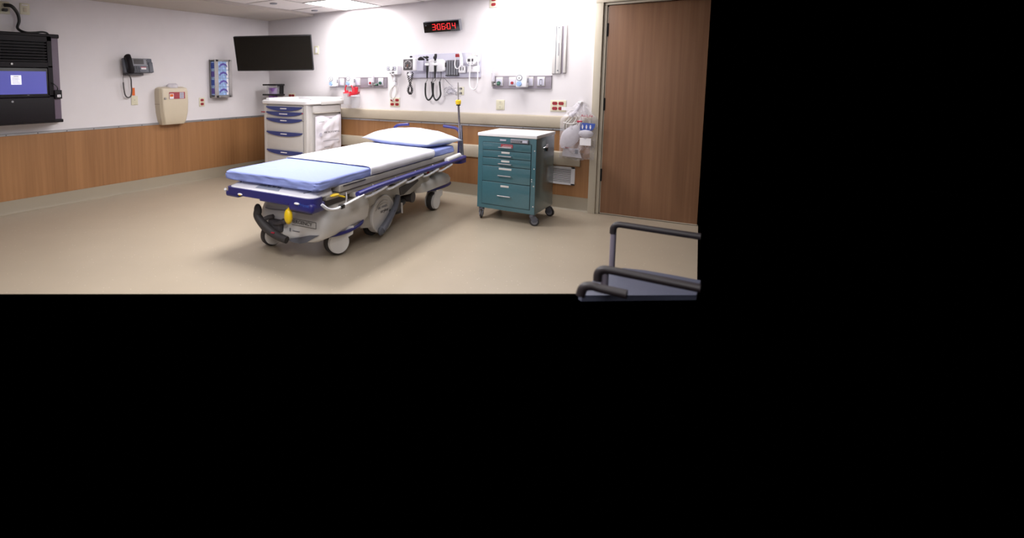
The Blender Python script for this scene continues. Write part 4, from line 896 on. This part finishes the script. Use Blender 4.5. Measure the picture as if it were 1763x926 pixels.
# white draw sheet across the middle
def drape(ya, yb, off, wr, seed, x0=-.525, x1=.435, zt=.697, z0=.638):
    pts = []; 
    rr = .03
    path = [(x0 - off, z0), (x0 - off, zt - rr - .01)] + [(x0 - off + rr * (1 - math.cos(a)), zt - rr + (rr + off) * math.sin(a)) for a in [math.pi / 2 * k / 5 for k in range(1, 6)]]
    nm = 26; xa = path[-1][0]
    xb = x1 + off - rr
    path += [(xa + (xb - xa) * k / nm, zt + off) for k in range(1, nm)]
    path += [(x1 + off - rr * (1 - math.cos(a)), zt - rr + (rr + off) * math.sin(a)) for a in [math.pi / 2 * k / 5 for k in range(5, 0, -1)]]
    path += [(x1 + off, zt - rr - .01), (x1 + off + .001, (z0 + zt) / 2), (x1 + off, z0)]
    ny = 60; vs = []
    for j in range(ny + 1):
        v = j / ny
        for i, (x, z) in enumerate(path):
            u = i / (len(path) - 1); yy = ya(u) + (yb(u) - ya(u)) * v
            w_ = noise.noise(Vector((x * 5 + seed, yy * 6, z * 8))); w2 = noise.noise(Vector((x * 14, yy * 15 + seed, z * 14)))
            side = 1 if (i < 7 or i > len(path) - 9) else 0
            if side: x += (.006 * w_ + .004 * w2) * (1 if x > 0 else -1); z += 0
            else: z += .003 * (1 + w_) + .0012 * w2
            vs.append(Vector((x, yy, z)))
    n = len(path); fs = [(j * n + i, j * n + i + 1, (j + 1) * n + i + 1, (j + 1) * n + i) for j in range(ny) for i in range(n - 1)]
    return vs, fs
ds = thing('draw_sheet', 'white draw sheet laid across the middle of the blue mattress', 'sheet', (-2.98, 4.20, .70), R(4.0))
vs, fs = drape(lambda u: -.57 - .07 * u, lambda u: .90 - .26 * u, .009, 1, 5.)
so = obj('cloth', MB(Matrix.Translation((0, 0, -.70))).add(vs, fs), M['wsheet'], ds, sm=60)
md = so.modifiers.new('thickness', 'SOLIDIFY'); md.thickness = .003; md.offset = 1
# pillow
pw = thing('pillow', 'plump white pillow at the head of the stretcher', 'pillow', tuple(ST @ Vector((-.06, 1.11, .70))), R(4.0 - 13))
vs = []; nu = 36
def pil(u, v, top):
    a, b = 2 * u - 1, 2 * v - 1
    e = (1 - abs(a) ** 2.6) * (1 - abs(b) ** 2.6); h = (.125 if top else -.0) * e ** .55
    pinch = 1 - .07 * (abs(a) ** 2) * 0 - .08 * (1 - abs(a) ** 2) * abs(b) ** 2
    x = .50 * a * (1 - .05 * (1 - b * b) * 0); y = .31 * b * pinch
    w_ = noise.noise(Vector((a * 2.2, b * 2.2, 3))) * .012 + noise.noise(Vector((a * 6, b * 6, 8))) * .005
    return Vector((x * (1 - .04 * (1 - abs(b))), y, .050 + h + w_ * min(1, e * 4) - (0 if top else .045 * min(1, e * 3))))
mbp = MB(); g = []
for top in (1, 0):
    vs = [pil(i / nu, j / nu, top) for j in range(nu + 1) for i in range(nu + 1)]
    fs = [(j * (nu + 1) + i, j * (nu + 1) + i + 1, (j + 1) * (nu + 1) + i + 1, (j + 1) * (nu + 1) + i) for j in range(nu) for i in range(nu)]
    mbp.add(vs, fs)
po = obj('pillowcase', mbp, M['pillow'], pw, sm=70)
bm = bmesh.new(); bm.from_mesh(po.data); bmesh.ops.remove_doubles(bm, verts=bm.verts[:], dist=.0005); bmesh.ops.recalc_face_normals(bm, faces=bm.faces[:]); bm.to_mesh(po.data); bm.free()

# ============================================================ CHAIRS at the right edge (only what the photograph shows of them)
c1 = thing('waiting_chair', 'slate-blue armchair seat between two black tube armrests', 'chair', (-.45, 2.7, .4), 0)
TL = MB(Matrix.Translation((.45, -2.7, -.4)))
def part(mbfun): 
    m_ = MB(Matrix.Translation((.45, -2.7, -.4))); mbfun(m_); return m_
def loopseat(m_):
    out = [(-.172, 3.07), (-.30, 3.07), (-.42, 3.06), (-.51, 3.03), (-.56, 2.95), (-.585, 2.80), (-.595, 2.65), (-.592, 2.52), (-.575, 2.505), (-.172, 2.845)]
    for z0, z1, ins in ((.428, .455, 0),):
        r1 = [Vector((x, y, z0)) for x, y in out]; r2 = [Vector((x, y, z1 - .012)) for x, y in out]
        r3 = [Vector((x + .012 * (1 if x < -.21 else 0), y + (.012 if y < 2.74 else -.012), z1)) for x, y in out]
        m_.loft([r1, r2, r3])
obj('seat', part(loopseat), M['vinyl'], c1)
def arm(m_, y, xf, xe, z=.66):
    m_.tube([(xf, y, z - .055), (xf + .002, y, z - .022), (xf + .02, y, z - .003), (xf + .055, y, z), (xf + .12, y, z), (xe, y, z)], .0165, 12)
obj('armrest', part(lambda m_: arm(m_, 3.10, -.57, -.185)), M['armblack'], c1)
obj('arm_post', part(lambda m_: m_.cyl((-.568, 3.10, .42), (-.568, 3.10, .615), .0145)), M['post'], c1)
obj('armrest', part(lambda m_: arm(m_, 2.32, -.475, -.130)), M['armblack'], c1)
obj('arm_post', part(lambda m_: m_.cyl((-.452, 2.335, .562), (-.452, 2.335, .64), .0145)), M['post'], c1)
c2 = thing('waiting_chair', 'nearer armchair, only its black armrest tube showing at the bottom edge', 'chair', (-.45, 2.08, .6), 0)
obj('armrest', MB(Matrix.Translation((.45, -2.08, -.6))).tube([(-.485, 2.09, .615), (-.475, 2.09, .648), (-.448, 2.09, .662), (-.41, 2.09, .66), (-.33, 2.09, .66)], .0165, 12), M['armblack'], c2)
